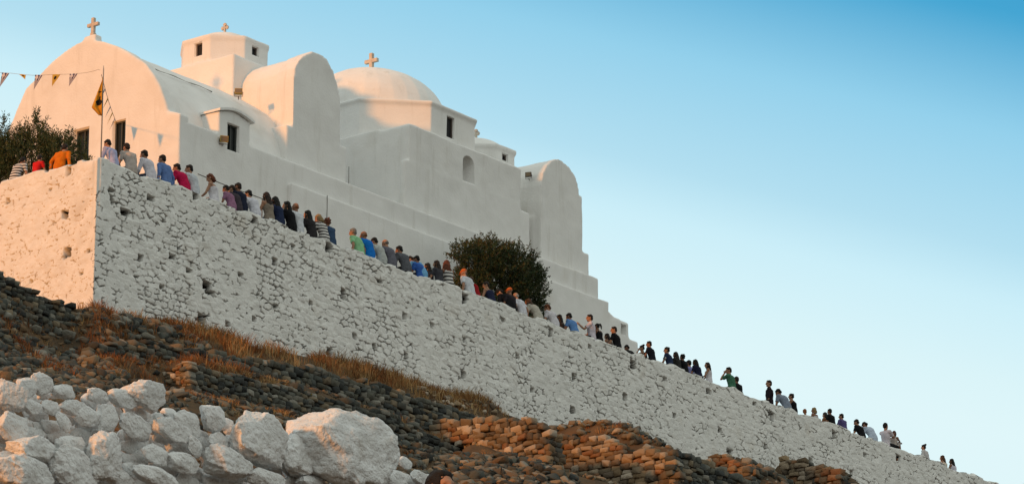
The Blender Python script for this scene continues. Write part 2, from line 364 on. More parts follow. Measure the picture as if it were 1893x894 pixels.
def path(sv_):   # point and outward normal on the outline of the terrace
    X = np.where(sv_ > 0, sv_, 0.0); Y = np.where(sv_ < 0, -sv_, 0.0)
    t = np.clip((sv_+0.12)/0.24, 0, 1); n_ = np.stack([-(1-t), -t], -1); n_ /= np.linalg.norm(n_, axis=-1, keepdims=True)
    return X, Y, n_[..., 0], n_[..., 1]
X, Y, NX, NY = path(SS)
disp = np.where(np.abs(SS) < 0.1, np.clip(disp, -0.02, 0.01)*0.5, disp)
rows = [np.stack([X+NX*disp, Y+NY*disp, ZT], -1)]
rraw = [raw]
px_, py_, nx_, ny_ = path(sa)
def row(inset, z, amp):
    jj = fbm(np.stack([sa*2.4, sa*0+inset*6, sa*0+z], -1), 3)
    i2 = np.minimum(inset, 1e9); q = np.stack([px_-nx_*i2, py_-ny_*i2, topn+z+amp*jj], -1)
    mitre = (np.abs(sa) < inset)                         # fold the inner rows at the corner
    q[mitre, 0] = inset; q[mitre, 1] = inset
    return q[:, None, :]
for inset, z, amp in ((0.02, 0.03, 0.01), (0.10, 0.05, 0.04), (0.2, 0.055, 0.05), (0.3, 0.05, 0.05), (0.42, 0.05, 0.04), (0.52, 0.02, 0.02), (0.55, -0.1, 0.0), (0.55, -0.8, 0.0)):
    rows.append(row(inset, z, amp)); rraw.append(np.clip(fbm(np.stack([sa*1.3, sa*0+inset*5, sa*0+20], -1), 3)[:, None]*1.3-0.1, 0, 0.6))
V = np.concatenate(rows, 1); R = np.concatenate(rraw, 1)
nx, ny = V.shape[:2]; idx = np.arange(nx*ny).reshape(nx, ny)
fq = np.stack([idx[:-1, :-1], idx[1:, :-1], idx[1:, 1:], idx[:-1, 1:]], -1).reshape(-1, 4)
o = link('terrace_wall', fast_mesh('terrace_wall', V.reshape(-1, 3), fq, attrs={'raw': R.ravel()}), 'limestone', smooth=True)
tag(o, 'long whitewashed rubble stone terrace wall with small dark holes, the crowd seated along its top', 'wall')
fl = MB().box((0.5, 0.5, -0.75), (58, 15, -0.45)).build('terrace_floor', 'paving'); fl['kind'] = 'structure'

# ------------------------------------------------------------------ church
YA = 4.0; YB = 3.85; YT = 4.4; FLOOR = -0.5
U0 = onY(332, 210, YA)[0]
church = empty('church', (U0, YA, FLOOR), 'whitewashed Greek island church with barrel vaults, domes and crosses above the terrace', 'church')
gp = [onX(x, y, U0) for x, y in ((332, 209), (309, 205), (304, 185), (295, 160), (283, 138), (268, 116), (240, 99), (215, 85), (190, 76), (163, 71), (140, 80), (118, 95), (95, 114), (72, 139), (48, 164), (31, 200), (14, 240))]
gp = [(U0, p[1], p[2]) for p in gp]
poly = [(U0, gp[0][1], FLOOR)]+gp+[(U0, gp[-1][1]+0.3, gp[-1][2]-1.0), (U0, gp[-1][1]+0.35, FLOOR)]
gw = MB().prism(poly, (0.45, 0, 0))
def cutbox(mb, plane, pa, pb, depth, arch=0.0):
    """window recess between two image corners on a facade plane; returns its frame (u0,u1,z0,z1)"""
    ax, val = plane
    a = (onX if ax == 'x' else onY)(*pa, val); b = (onX if ax == 'x' else onY)(*pb, val)
    i = 1 if ax == 'x' else 0
    u0_, u1_ = sorted((a[i], b[i])); z0, z1 = sorted((a[2], b[2]))
    pts = [(u0_, z0), (u1_, z0), (u1_, z1-arch)]
    if arch:
        w = (u1_-u0_)/2; c = (u0_+u1_)/2
        pts += [(c+w*math.cos(t), z1-arch+arch*math.sin(t)) for t in np.linspace(0.25, math.pi-0.25, 8)]+[(u0_, z1-arch)]
    else: pts += [(u0_, z1)]
    P3 = [(val-0.3, u, z) if ax == 'x' else (u, val-0.3, z) for u, z in pts]
    mb.prism(P3, (0.3+depth, 0, 0) if ax == 'x' else (0, 0.3+depth, 0))
    return u0_, u1_, z0, z1
def window(parent, plane, fr, depth, bars=1, shut='shutter', trim='frame'):
    ax, val = plane; u0_, u1_, z0, z1 = fr; y0 = val+depth-0.085
    def bx(mb, ua, ub, za, zb, d0, d1): mb.box((y0+d0, ua, za) if ax == 'x' else (ua, y0+d0, za), (y0+d1, ub, zb) if ax == 'x' else (ub, y0+d1, zb))
    m = MB(); e_ = 0.015
    bx(m, u0_-e_, u1_+e_, z0-e_, z1+e_, 0.05, 0.09); nf = len(m.f)
    t = 0.05
    bx(m, u0_, u0_+t, z0, z1, 0.0, 0.045); bx(m, u1_-t, u1_, z0, z1, 0.0, 0.045)
    bx(m, u0_+t+.002, u1_-t-.002, z1-t, z1, 0.0, 0.043); bx(m, u0_+t+.002, u1_-t-.002, z0, z0+t, 0.0, 0.043)
    for k in range(bars):
        c = u0_+(u1_-u0_)*(k+1)/(bars+1); bx(m, c-0.02, c+0.02, z0+t+.002, z1-t-.002, 0.005, 0.04)
    o = m.build('window', [shut, trim], parent)
    for p in o.data.polygons[nf:]: p.material_index = 1
    return o
cut = MB()
f1w = cutbox(cut, ('x', U0), (208, 225), (230, 292), 0.22)
f2w = cutbox(cut, ('x', U0), (136, 241), (162, 330), 0.25)
pedx = onX(163, 68, U0)
gw.box((U0+0.05, pedx[1]-0.26, pedx[2]-0.5), (U0+0.40, pedx[1]+0.26, pedx[2]+0.09))
gable = plaster('gable_wall', gw, church, cut)
window(gable, ('x', U0), f1w, 0.22, 1); window(gable, ('x', U0), f2w, 0.25, 1)
def cross(parent, c, h, w, t, axis_='y', trefoil=False):
    x, y, z = c; m = MB(); a = t/2
    def bx(u0_, u1_, z0, z1, e_=0):
        d = a-e_
        m.box((x-d, y+u0_, z0) if axis_ == 'y' else (x+u0_, y-d, z0), (x+d, y+u1_, z1) if axis_ == 'y' else (x+u1_, y+d, z1))
    zc = z+h*0.62
    bx(-a, a, z-0.1, z+h); bx(-w/2, w/2, zc-a, zc+a, 0.004)
    if trefoil:
        bx(-a*1.9, a*1.9, z+h-a*2.6, z+h-a*0.6, 0.008); bx(-w/2+a*.6, -w/2+a*2.2, zc-a*1.9, zc+a*1.9, 0.008); bx(w/2-a*2.2, w/2-a*.6, zc-a*1.9, zc+a*1.9, 0.008)
    else:
        bx(-a*1.4, a*1.4, z-0.1, z+0.10, -0.01)
    o = m.build('cross', 'marble', parent)
    b = o.modifiers.new('b', 'BEVEL'); b.width = 0.012; b.segments = 2
    return o
cross(gable, (U0+0.22, pedx[1], pedx[2]+0.08), 0.60, 0.46, 0.11)
# nave vault: the gable outline drawn in a little, run back to the crossing
YC = pedx[1]; prof = [(p[1], p[2]) for p in gp[1:]]
UEND = 16.2
vp = [(U0+0.40, y+0.06*np.sign(YC-y), z-0.08) for y, z in prof]
vp = [(U0+0.40, vp[0][1], FLOOR)]+vp+[(U0+0.40, vp[-1][1], FLOOR)]
nave = plaster('nave_vault', MB().prism(vp, (UEND-U0-0.4, 0, 0)), church)
kink = prof[4]
lipm = MB()
ul = np.arange(U0+0.42, 11.2, 0.3)
lipm.tube([(u, kink[0]-0.00, kink[1]-0.075+0.015*math.sin(u*5)) for u in ul], [0.012+0.006*math.sin(u*7) for u in ul], 6)
lipm.build('drip_lip', 'lip', nave, smooth=True)
# side wall A with its dormer
UA1 = onY(1106, 520, YA)[0]; ZA = 4.09
dl = onY(405, 200, YA); dr = onY(463, 222, YA)
sw = MB().box((U0+0.012, YA, FLOOR), (UA1, YA+1.7, ZA))
dz = onY(405, 203, YA)[2]-0.02; dz2 = onY(462, 225, YA)[2]
dpts = [(dl[0], YA+0.005, FLOOR+1), (dr[0], YA+0.005, FLOOR+1), (dr[0], YA+0.005, dz2-0.02)]+[(dr[0]-(dr[0]-dl[0])*t, YA+0.005, (dz2-0.02)*(1-t)+dz*t+0.16*math.sin(math.pi*t)) for t in (0.25, 0.5, 0.75)]+[(dl[0], YA+0.005, dz)]
sw.prism(dpts, (0, 1.6, 0))
cut = MB(); fd = cutbox(cut, ('y', YA), (421, 226), (442, 284), 0.20)
side = plaster('side_wall', sw, church, cut)
window(side, ('y', YA), fd, 0.20, 1)
cp = [(u_, z_) for u_, z_ in [(dl[0]-0.06+(dr[0]-dl[0]+0.16)*t, (dz-0.02)*(1-t)+(dz2-0.05)*t+0.17*math.sin(math.pi*t)) for t in np.linspace(0, 1, 9)]]
pp = [(u_, YA-0.10, z_) for u_, z_ in cp]+[(u_, YA-0.10, z_+0.075) for u_, z_ in cp[::-1]]
c_ = MB().prism(pp, (0, 1.2, 0)).build('dormer_cap', ['plaster', 'lip'], side)
for p in c_.data.polygons:
    if p.normal.y < -0.5 : p.material_index = 1
# plinth B and the low end wall
UB0 = onY(539, 334, YB)[0]; UB1 = onY(1126, 583, YB)[0]
m = MB().box((UB0, YB, FLOOR), (UB1, YA+1.0, 3.30)); m.box((UB0+3.0, YB+0.004, FLOOR), (UB1-0.01, YA+0.9, 3.24))
pl = plaster('plinth', m, church)
a = onY(1163, 598, YB); b = onY(1181, 632, YB)
m = MB().prism([(UB1-0.5, YB+0.02, FLOOR), (b[0], YB+0.02, FLOOR), (b[0], YB+0.02, b[2]+0.02), (a[0]+0.03, YB+0.02, onY(1165, 625, YB)[2]), (a[0], YB+0.02, a[2]), (UB1+0.35, YB+0.02, a[2]+0.09), (UB1-0.5, YB+0.02, a[2]+0.40)], (0, 1.2, 0))
m.box((b[0]-0.4, YB+0.1, FLOOR), (b[0]+2.2, YB+0.9, b[2]-0.35))
cut = MB(); cutbox(cut, ('y', YB), (1148, 597), (1158, 620), 0.5)
plaster('end_wall', m, church, cut)
# transept
T = {k: onY(*k, YT) for k in ((543, 140), (541, 231), (531, 240), (545, 125), (552, 112), (562, 102), (578, 95), (592, 99), (606, 112), (618, 135), (626, 160), (630, 180), (640, 322))}
arch = [T[k] for k in ((543, 140), (545, 125), (552, 112), (562, 102), (578, 95), (592, 99), (606, 112), (618, 135), (626, 160))]
x0 = T[(543, 140)][0]; x1 = T[(630, 180)][0]
ap = [(x0+0.02, FLOOR)]+[(q[0], q[2]) for q in arch]+[(x1-0.03, T[(626, 160)][2]-0.3), (x1, FLOOR)]
m = MB().prism([(u_, YT, z_) for u_, z_ in ap], (0, 0.7, 0))
zs = T[(543, 140)][2]
m.box((x0+0.03, YT+0.01, FLOOR), (x1+0.02, YT+0.68, T[(630, 180)][2]))
m.box((onY(531, 240, YT)[0], YT+0.012, FLOOR), (onY(645, 335, YT)[0]-0.1, YT+0.9, T[(541, 231)][2]-0.02))
m.prism([(u_*1.0+(0.08 if u_ < 15 else -0.08), YT+0.6, z_-0.03) for u_, z_ in ap], (0, 4.0, 0))
tr = plaster('transept', m, church)
# eight sided lantern towers
def octa(c, w, z0, z1, grow=0.0):
    R = w*1.3066+grow; return [(c[0]+R*math.cos(math.pi/8+i*math.pi/4), c[1]+R*math.sin(math.pi/8+i*math.pi/4), z0) for i in range(8)]
def dome_mesh(mb, c, R, z0, hh, n=32, k=12):
    V = []; f = []
    for i in range(k):
        t = math.pi/2*i/k
        for j in range(n): V.append((c[0]+R*math.cos(t)*math.cos(2*math.pi*j/n), c[1]+R*math.cos(t)*math.sin(2*math.pi*j/n), z0+hh*math.sin(t)))
    V.append((c[0], c[1], z0+hh)); V += [(c[0]+R*math.cos(2*math.pi*j/n), c[1]+R*math.sin(2*math.pi*j/n), z0-0.3) for j in range(n)]
    for i in range(k-1):
        for j in range(n): f.append((i*n+j, i*n+(j+1) % n, (i+1)*n+(j+1) % n, (i+1)*n+j))
    f += [((k-1)*n+j, (k-1)*n+(j+1) % n, k*n) for j in range(n)]
    b = k*n+1; f += [(b+j, b+(j+1) % n, (j+1) % n, j) for j in range(n)]+[tuple(b+j for j in range(n))[::-1]]
    mb.add(V, f)
def lantern(name, c, w, zb, ze, wins, dome_R, dome_z, dome_h, eave=0.06, dome_c=None, base=None, crossdim=None, pyramid=0.0):
    m = MB().prism(octa(c, w, zb, 0), (0, 0, ze-zb)); m.prism(octa(c, w, ze-0.10, 0, eave), (0, 0, 0.13))
    if base: m.box(*base)
    cut = MB(); frs = []
    for pl_, pa, pb in wins: frs.append((pl_, cutbox(cut, pl_, pa, pb, 0.17)))
    d = plaster(name, m, church, cut if wins else None, 0.05, 0.015)
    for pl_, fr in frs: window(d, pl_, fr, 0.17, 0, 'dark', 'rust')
    dm = MB(); dc = dome_c or c
    if pyramid:
        p0 = octa(c, w, ze, 0, eave*0.8); p1 = octa(c, w*0.62, ze+pyramid, 0)
        dm.add(p0+p1, [tuple(range(8))[::-1], tuple(range(8, 16))]+[(i, (i+1) % 8, 8+(i+1) % 8, 8+i) for i in range(8)])
    dome_mesh(dm, dc, dome_R, dome_z, dome_h)
    me = remeshed(dm, 0.05, 'dome', 4); displace(me, 0.02, 0.9); me.materials.clear()
    link('dome', me, 'plaster', d, None, True)
    if crossdim: cross(d, (dc[0], dc[1], dome_z+dome_h-0.04), *crossdim)
    return d
v = 7.0
cu = onY(453, 69, v); cr = onY(495, 84, v); w1 = cr[0]-cu[0]; c1 = (cu[0]+w1/2, v+1.207*w1)
xf = c1[0]-1.207*w1
bc = onX(432, 98, xf-0.12)
ze1 = cu[2]+0.02
lantern('front_lantern', c1, w1, 6.0, ze1, [(('x', xf), (360, 81), (374, 102)), (('y', v), (466, 84), (478, 106))],
        w1*0.80, ze1+0.10, 0.42, 0.05, None, ((xf-0.12, bc[1], 5.5), (xf+2.9, bc[1]+3.3, bc[2])), (0.44, 0.30, 0.07, 'y', True), 0.16)
# side chapel block below the big dome
bt = onY(757, 226, YT); bl = onY(749, 293, YT); br = onY(963, 312, YT); br2 = onY(982, 395, YT)
zt = (bt[2]+onY(962, 311, YT)[2])/2
m = MB().box((bt[0], YT, FLOOR), (br[0], YT+6, zt)); m.box((bl[0], YT-0.012, FLOOR), (br[0], YT+0.22, bl[2]))
m.box((bt[0]+0.5, YT+0.02, FLOOR), (br2[0], YT+1.2, onY(980, 392, YT)[2])); m.box((bt[0]-0.02, YT+1.3, FLOOR), (bt[0]+1, YT+5, zt+0.05))
cut = MB(); cutbox(cut, ('y', YT), (856, 284), (877, 341), 0.42, 0.26)
sb = plaster('side_chapel', m, church, cut)
# main dome
v = 5.0
cu = onY(797, 189, v); cr = onY(876, 216, v); w2 = 2.40; c2 = (cu[0]+w2/2, v+1.207*w2)
zc = cu[2]; dcen = (c2[0]-0.42, c2[1]+0.31)
atop = None
for zz in np.arange(zc, zc+4, 0.02):
    pass
dome_top = (lambda q: q[2])(onY(692, 125, dcen[1]-0.6))
lantern('main_drum', c2, w2, 4.0, zc+0.02, [(('y', v), (826, 213), (840, 258))], 2.6, zc+0.02, 1.90, 0.09, dcen, None, (0.74, 0.54, 0.13))
# rear lantern
v = 6.7
cu = onY(917, 268, v); cr = onY(951, 281, v); w3 = cr[0]-cu[0]; c3 = (cu[0]+w3/2, v+1.207*w3)
lantern('rear_lantern', c3, w3, 5.0, cu[2]+0.02, [(('y', v), (928, 282), (939, 300))], w3*1.0, cu[2]+0.0, 0.55, 0.07, None, None, (0.46, 0.30, 0.075, 'y', True), 0.10)
# apse
AP = [onY(x, y, YT) for x, y in ((1000, 340), (1003, 320), (1011, 304), (1020, 296), (1030, 293), (1041, 297), (1053, 308), (1063, 324), (1070, 344))]
x0 = AP[0][0]-0.02; x1 = onY(1078, 362, YT)[0]; zs = onY(1073, 360, YT)[2]
ap = [(x0, FLOOR)]+[(q[0], q[2]) for q in AP]+[(AP[-1][0]+0.04, zs-0.2), (AP[-1][0]+0.04, FLOOR)]
m = MB().prism([(u_, YT, z_) for u_, z_ in ap], (0, 4.5, 0))
m.box((x0+0.3, YT+0.01, FLOOR), (x1, YT+0.8, zs))
q = onY(1086, 467, YT); m.box((x0+0.3, YT+0.02, FLOOR), (onY(1091, 470, YT)[0], YT+1.0, q[2]))
m.box((br[0]-0.3, YT+1.2, FLOOR), (x0+0.4, YT+4, AP[0][2]-0.5))
m.prism([(x0-0.04, YT+0.3, FLOOR), (x0+0.5, YT+0.3, FLOOR), (x0+0.5, YT+0.3, AP[0][2]-1.0), (x0-0.04, YT+0.3, AP[0][2]-1.1)], (0, 1.2, 0))
plaster('apse', m, church)
# seams and pipes on the side wall
def pipe(pts, r, nm='drain_pipe', mt='rust'): return MB().tube(pts, r, 6).build(nm, mt, church)
a = onY(605, 361, YB-0.02); pipe([a, (a[0], a[1], 2.2)], 0.011)
a = onY(645, 308, YT-0.02); pipe([a, (a[0], a[1], ZA+0.02)], 0.011)

# ------------------------------------------------------------------ floodlights, handrail, flagpole, bunting
def floodlight(pos, yaw, tilt, sc, label, housing='lampy'):
    o = empty('floodlight', pos, label, 'floodlight')
    R = (Matrix.Rotation(yaw, 4, 'Z') @ Matrix.Rotation(tilt, 4, 'X')).to_3x3()
    def part(nm, mt, mb):
        v_ = np.vstack(mb.v)*sc; v_ = v_ @ np.array(R).T; me = bpy.data.meshes.new(nm); me.from_pydata(v_.tolist(), [], mb.f); me.update()
        return link(nm, me, mt, o, tuple(wloc(o)))
    part('housing', housing, MB().prism([(-.13, -.07, -.1), (.13, -.07, -.1), (.13, -.07, .1), (-.13, -.07, .1)], (0, .10, 0)).prism([(-.09, .032, -.07), (.09, .032, -.07), (.09, .032, .07), (-.09, .032, .07)], (0, .04, 0)))
    part('glass', 'lampg', MB().box((-.11, -.078, -.08), (.11, -.072, .08)))
    part('bracket', 'rust', MB().tube([(-.145, 0, 0), (-.145, 0.02, -.16), (.145, 0.02, -.16), (.145, 0, 0)], 0.012, 6).tube([(0, .02, -.16), (0, .16, -.2)], 0.014, 6))
    return o
q = onY(414, 257, YA-0.13); floodlight(q, math.radians(-35), math.radians(10), 0.95, 'small yellow floodlight fixed beside the dormer window')
q = onY(441, 170, 5.55); floodlight(q, math.radians(-50), math.radians(-15), 0.95, 'small yellow floodlight on the edge of the nave vault')
q = onX(977, 323, x0-0.12); floodlight(q, math.radians(-70), math.radians(0), 0.8, 'small dark floodlight on the rounded apse at the far end', 'rust')
hr = empty('handrail', onY(369, 325, 3.4), 'thin dark handrail running behind the seated people below the dormer', 'handrail')
A_ = onY(366, 323, 3.4); B_ = onY(486, 368, 3.4)
zr_ = (A_[2]+B_[2])/2
MB().tube([(A_[0], 3.4, zr_+0.03), ((A_[0]+B_[0])/2, 3.4, zr_-0.01), (B_[0], 3.4, zr_)], 0.014, 6).build('rail', 'rust', hr)
for t in (0.99,): u_ = A_[0]+(B_[0]-A_[0])*t; MB().tube([(u_, 3.4, zr_), (u_, 3.4, -0.45)], 0.016, 6).build('post', 'rust', hr)
fp_top = onY(186.5, 119, 0.35); fpx = onY(186.5, 290, 0.35)
fp = tag(MB().tube([(fpx[0], 0.35, 0.0), (fpx[0], 0.35, fp_top[2]-0.12), (fpx[0], 0.35, fp_top[2])], [0.020, 0.016, 0.006], 8).build('flagpole', 'metal', loc=(fpx[0], 0.35, 0.0), smooth=True), 'thin flagpole standing on the corner of the terrace wall', 'flagpole')
# drooping flag with an eagle emblem
fz0 = onY(185, 140, 0.35)[2]; fz1 = onY(185, 212, 0.35)[2]
def flagpt(a, b):     # a across (0 at pole), b down: cloth hanging folded off the pole
    z = fz0+(fz1-fz0)*b; sweep = min(1, b/0.78); wdt = 0.40*sweep*(1 if b < 0.78 else 1-(b-0.78)/0.22*0.75)
    f = a*wdt
    d = np.array((-0.60, 0.80))*f*0.75+np.array((-0.8, -0.6))*0.05*math.sin(a*9+b*2)*sweep
    return (fpx[0]-0.02+d[0], 0.35+d[1], z-0.05*a*(1-b))
na, nb = 15, 31; V = []; F2 = []
for i in range(nb):
    for j in range(na): V.append(flagpt(j/(na-1), i/(nb-1)))
for i in range(nb-1):
    for j in range(na-1): F2.append((i*na+j, i*na+j+1, (i+1)*na+j+1, (i+1)*na+j))
fl_ = MB().add(V, F2).build('flag', ['yellow', 'black'], smooth=True, loc=(fpx[0], 0.35, fz1))
sol = fl_.modifiers.new('s', 'SOLIDIFY'); sol.thickness = 0.006
for k, p in enumerate(fl_.data.polygons):
    i, j = divmod(k, na-1); b = (i+.5)/(nb-1); a = (j+.5)/(na-1)
    w_ = 0.13 if abs(b-0.63) < 0.03 else 0.0
    if ((a-0.35)/0.34)**2+((b-0.66)/0.085)**2 < 1 or (abs(a-0.33) < 0.09 and 0.50 < b < 0.6) or (abs(b-.37) < .018 and .15 < a < .8): p.material_index = 1
tag(fl_, 'drooping orange yellow flag with a black eagle emblem tied to the flagpole', 'flag')
def greek_mat():
    m = bpy.data.materials.new('blue_white_pennant'); m.use_nodes = True; t = m.node_tree; n = t.nodes; l = t.links
    a = n.new('ShaderNodeAttribute'); a.attribute_name = 'stripe'
    x = n.new('ShaderNodeMixRGB'); x.inputs[1].default_value = (0.03, 0.025, 0.10, 1); x.inputs[2].default_value = (0.60, 0.58, 0.62, 1)
    l.new(a.outputs['Fac'], x.inputs[0]); l.new(x.outputs[0], n['Principled BSDF'].inputs['Base Color']); n['Principled BSDF'].inputs['Roughness'].default_value = 0.9
    return m
M['greek'] = greek_mat()
M['pyel'] = mat('yellow_pennant', (0.50, 0.33, 0.05), 0.9)
def pennant(parent, A0, B0, tip, kind):
    n_ = 14; V = []; F3 = []; st = []
    A0, B0, tip = map(np.array, (A0, B0, tip))
    for i in range(n_+1):
        t = i/n_
        for j in range(n_+1):
            q = j/n_; p = (A0*(1-q)+B0*q)*(1-t)+tip*t
            p = p+np.array((-.6, -.8, 0))*0.012*math.sin(3*t+4*q); V.append(p)
            cr_ = t < 0.42 and q < 0.55
            if cr_: sv_ = 1.0 if (abs(t-0.2) < 0.06 or abs(q-0.28) < 0.09) else 0.0
            else: sv_ = 1.0 if int(q*7) % 2 else 0.0
            st.append(sv_)
    for i in range(n_):
        for j in range(n_): F3.append((i*(n_+1)+j, i*(n_+1)+j+1, (i+1)*(n_+1)+j+1, (i+1)*(n_+1)+j))
    me = fast_mesh('pennant', V, F3, attrs={'stripe': st})
    o = link('pennant', me, ['greek' if kind == 'g' else 'pyel', 'black'], parent)
    if kind == 'y':
        for k, p in enumerate(o.data.polygons):
            i, j = divmod(k, n_)
            if ((i-3.5)/2.4)**2+((j-6.5)/2.6)**2 < 1: p.material_index = 1
    sm = o.modifiers.new('s', 'SOLIDIFY'); sm.thickness = 0.004
    return o
YB_ = 0.4
def bp(x, y): return onX(x, y, fpx[0]-0.0)      # the garland runs along the short side of the terrace
bu = empty('bunting', bp(100, 140), 'bunting of blue white and yellow pennants strung left from the flagpole', 'bunting', 'bunting')
sp = [(-60, 131), (3, 134.5), (20, 135.5), (45, 138.5), (63, 139.5), (80, 139), (97, 138), (120, 137.5), (140, 136.5), (160, 134.5), (175, 131), (182, 128.5), (185, 130)]
MB().tube([bp(*q) for q in sp], 0.0055, 5).build('string', 'lip', bu)
for (xa, ya, xb, yb, xt, yt, k) in ((4, 134.7, 17.5, 136, -1, 162, 'g'), (35, 137.3, 48, 138.3, 46.5, 147, 'y'), (65, 138.6, 79, 139, 62.5, 166, 'g'), (97, 137.8, 112, 137.8, 96, 160, 'y'), (129, 137, 144, 136.2, 127.5, 160, 'g')):
    pennant(bu, bp(xa, ya), bp(xb, yb), bp(xt, yt), k)
bu2 = empty('bunting', onX(188, 137, fpx[0]), 'slack string of small dark pennants falling from the flagpole to the gable window', 'bunting', 'bunting')
P0 = np.array(onX(187.5, 138, fpx[0])); P1 = np.array(onX(215, 226, U0-0.05))
def sag(t): p = P0*(1-t)+P1*t; p[2] -= 0.10*math.sin(math.pi*t); return p
MB().tube([sag(t) for t in np.linspace(0, 1, 12)], 0.008, 5).build('string', 'rust', bu2)
for t, k in ((0.22, 'g'), (0.40, 'y'), (0.57, 'g'), (0.72, 'y'), (0.88, 'g')):
    a_ = sag(t); b_ = sag(t+0.035); pennant(bu2, a_, b_, a_*0.8+b_*0.2+np.array((-0.10, 0.10, -0.36)), k)
#@@PEOPLE
# ------------------------------------------------------------------ people
def ik(a, b, l1, l2, pole):
    a = np.array(a, float); b = np.array(b, float); d = b-a; L_ = np.linalg.norm(d); L2 = min(L_, (l1+l2)*0.995); d /= L_
    b = a+d*L2; x = (l1*l1-l2*l2+L2*L2)/(2*L2); hgt = math.sqrt(max(l1*l1-x*x, 0))
    p = np.array(pole, float); p = p-d*(p@d); p /= np.linalg.norm(p)+1e-9
    return a+d*x+p*hgt, b
def Rx(a): c, s_ = math.cos(a), math.sin(a); return np.array([[1, 0, 0], [0, c, -s_], [0, s_, c]])
def Rz(a): c, s_ = math.cos(a), math.sin(a); return np.array([[c, -s_, 0], [s_, c, 0], [0, 0, 1]])
_cache = {}
def hand(mb, wrist, dirv, palm_n, curl, side):
    """palm, four unequal fingers and a thumb leaving its side"""
    d = dirv/np.linalg.norm(dirv); nrm = palm_n-d*(palm_n@d); nrm /= np.linalg.norm(nrm)+1e-9; sd_ = np.cross(d, nrm)*side
    mb.tube([wrist-d*0.01, wrist+d*0.04, wrist+d*0.085], [(0.024, 0.016), (0.040, 0.015), (0.036, 0.012)], 8, ref=sd_)
    for k, (off, ln) in enumerate(((0.030, 0.070), (0.010, 0.080), (-0.010, 0.074), (-0.029, 0.058))):
        p = wrist+d*0.08+sd_*off; pts = [p-d*0.015]; a = 0.0; q = p
        for seg in (0.45, 0.32, 0.23):
            a += curl; q = q+(d*math.cos(a)+nrm*math.sin(a))*ln*seg; pts.append(q)
        mb.tube(pts, [0.0095, 0.009, 0.008, 0.006], 6)
    p = wrist+d*0.025+sd_*0.03
    mb.tube([p-sd_*0.015, p+sd_*0.02+d*0.022, p+sd_*0.028+d*0.05+nrm*0.012, p+sd_*0.024+d*0.07+nrm*0.02], [0.012, 0.0115, 0.010, 0.007], 6)
def skeleton(k):
    """joints of a figure facing +Y; seat height z=0 (or feet at z=0 when standing)"""
    sex, lean, turn, nod, arms, pose = k
    f = 0.90 if sex == 'f' else 1.0
    hipz = 0.10 if pose != 'stand' else 0.93
    J = {}; a = math.radians(lean)
    p = np.array([0, 0, hipz]); sp = [p]
    for seg, fr in ((0.17, 0.35), (0.17, 0.9), (0.15, 1.15)):
        p = p+np.array([0, math.sin(a*fr), math.cos(a*fr)])*seg; sp.append(p)
    J['spine'] = sp; chest = sp[2]; nb = sp[3]
    na_ = a*1.15*0.75
    J['neck'] = nb+np.array([0, math.sin(na_), math.cos(na_)])*0.085
    hd = a*0.45+math.radians(nod)
    J['head'] = J['neck']+np.array([0, math.sin(na_)*0.075+0.015, math.cos(na_)*0.095])
    J['Rh'] = Rz(math.radians(turn)) @ Rx(-hd)
    up = (nb-chest)/np.linalg.norm(nb-chest)
    for i, sg in (('l', -1), ('r', 1)):
        sh = nb+np.array([sg*0.172*f, 0, 0])-up*0.035; J['sh'+i] = sh
        if pose == 'stand':
            hp = np.array([sg*0.09, 0, 0.90]); kn = np.array([sg*0.10, 0.03, 0.48]); an = np.array([sg*0.105, 0.0, 0.075])
        elif pose == 'knees':
            hp = np.array([sg*0.09, 0.03, 0.10]); kn = np.array([sg*0.10, 0.40, 0.42]); an = np.array([sg*0.09, 0.56, 0.055])
        else:
            hp = np.array([sg*0.09, 0.02, 0.09]); kn = np.array([sg*(0.10 if sex == 'f' else 0.15), 0.45, 0.11]); an = np.array([sg*0.12, 0.47, -0.31])
        J['hip'+i], J['kn'+i], J['an'+i] = hp, kn, an
        if arms == 'lap': tg = np.array([sg*0.09, 0.36, 0.20]); pole = (sg*0.7, -0.5, -0.3)
        elif arms == 'brace': tg = np.array([sg*0.30, 0.06, 0.04]); pole = (sg*0.4, -1, 0)
        elif arms == 'fold': tg = np.array([-sg*0.05, 0.24, 0.30])+np.array([0, chest[1], 0]); pole = (sg, -0.2, -0.4)
        elif arms == 'up': tg = (sh+np.array([0.02, 0.36, -0.02]) if sg < 0 else np.array([0.12, 0.36, 0.22])); pole = (sg*0.4, -0.2, -1)
        elif arms == 'face': tg = (J['head']+np.array([-0.04, 0.13, -0.08]) if sg < 0 else np.array([0.10, 0.36, 0.2])); pole = (sg*0.5, 0.3, -1)
        elif arms == 'phone': tg = nb+np.array([sg*0.035, 0.40, -0.05]); pole = (sg*0.5, -0.1, -1)
        elif arms == 'hug': tg = np.array([-sg*0.06, 0.47, 0.44]); pole = (sg, 0.1, -0.2)
        else: tg = sh+np.array([sg*0.09, 0.04, -0.50]); pole = (sg*0.3, -1, 0)
        el_, wr = ik(sh, tg, 0.285, 0.25, pole); J['el'+i], J['wr'+i] = el_, wr
    return J, f
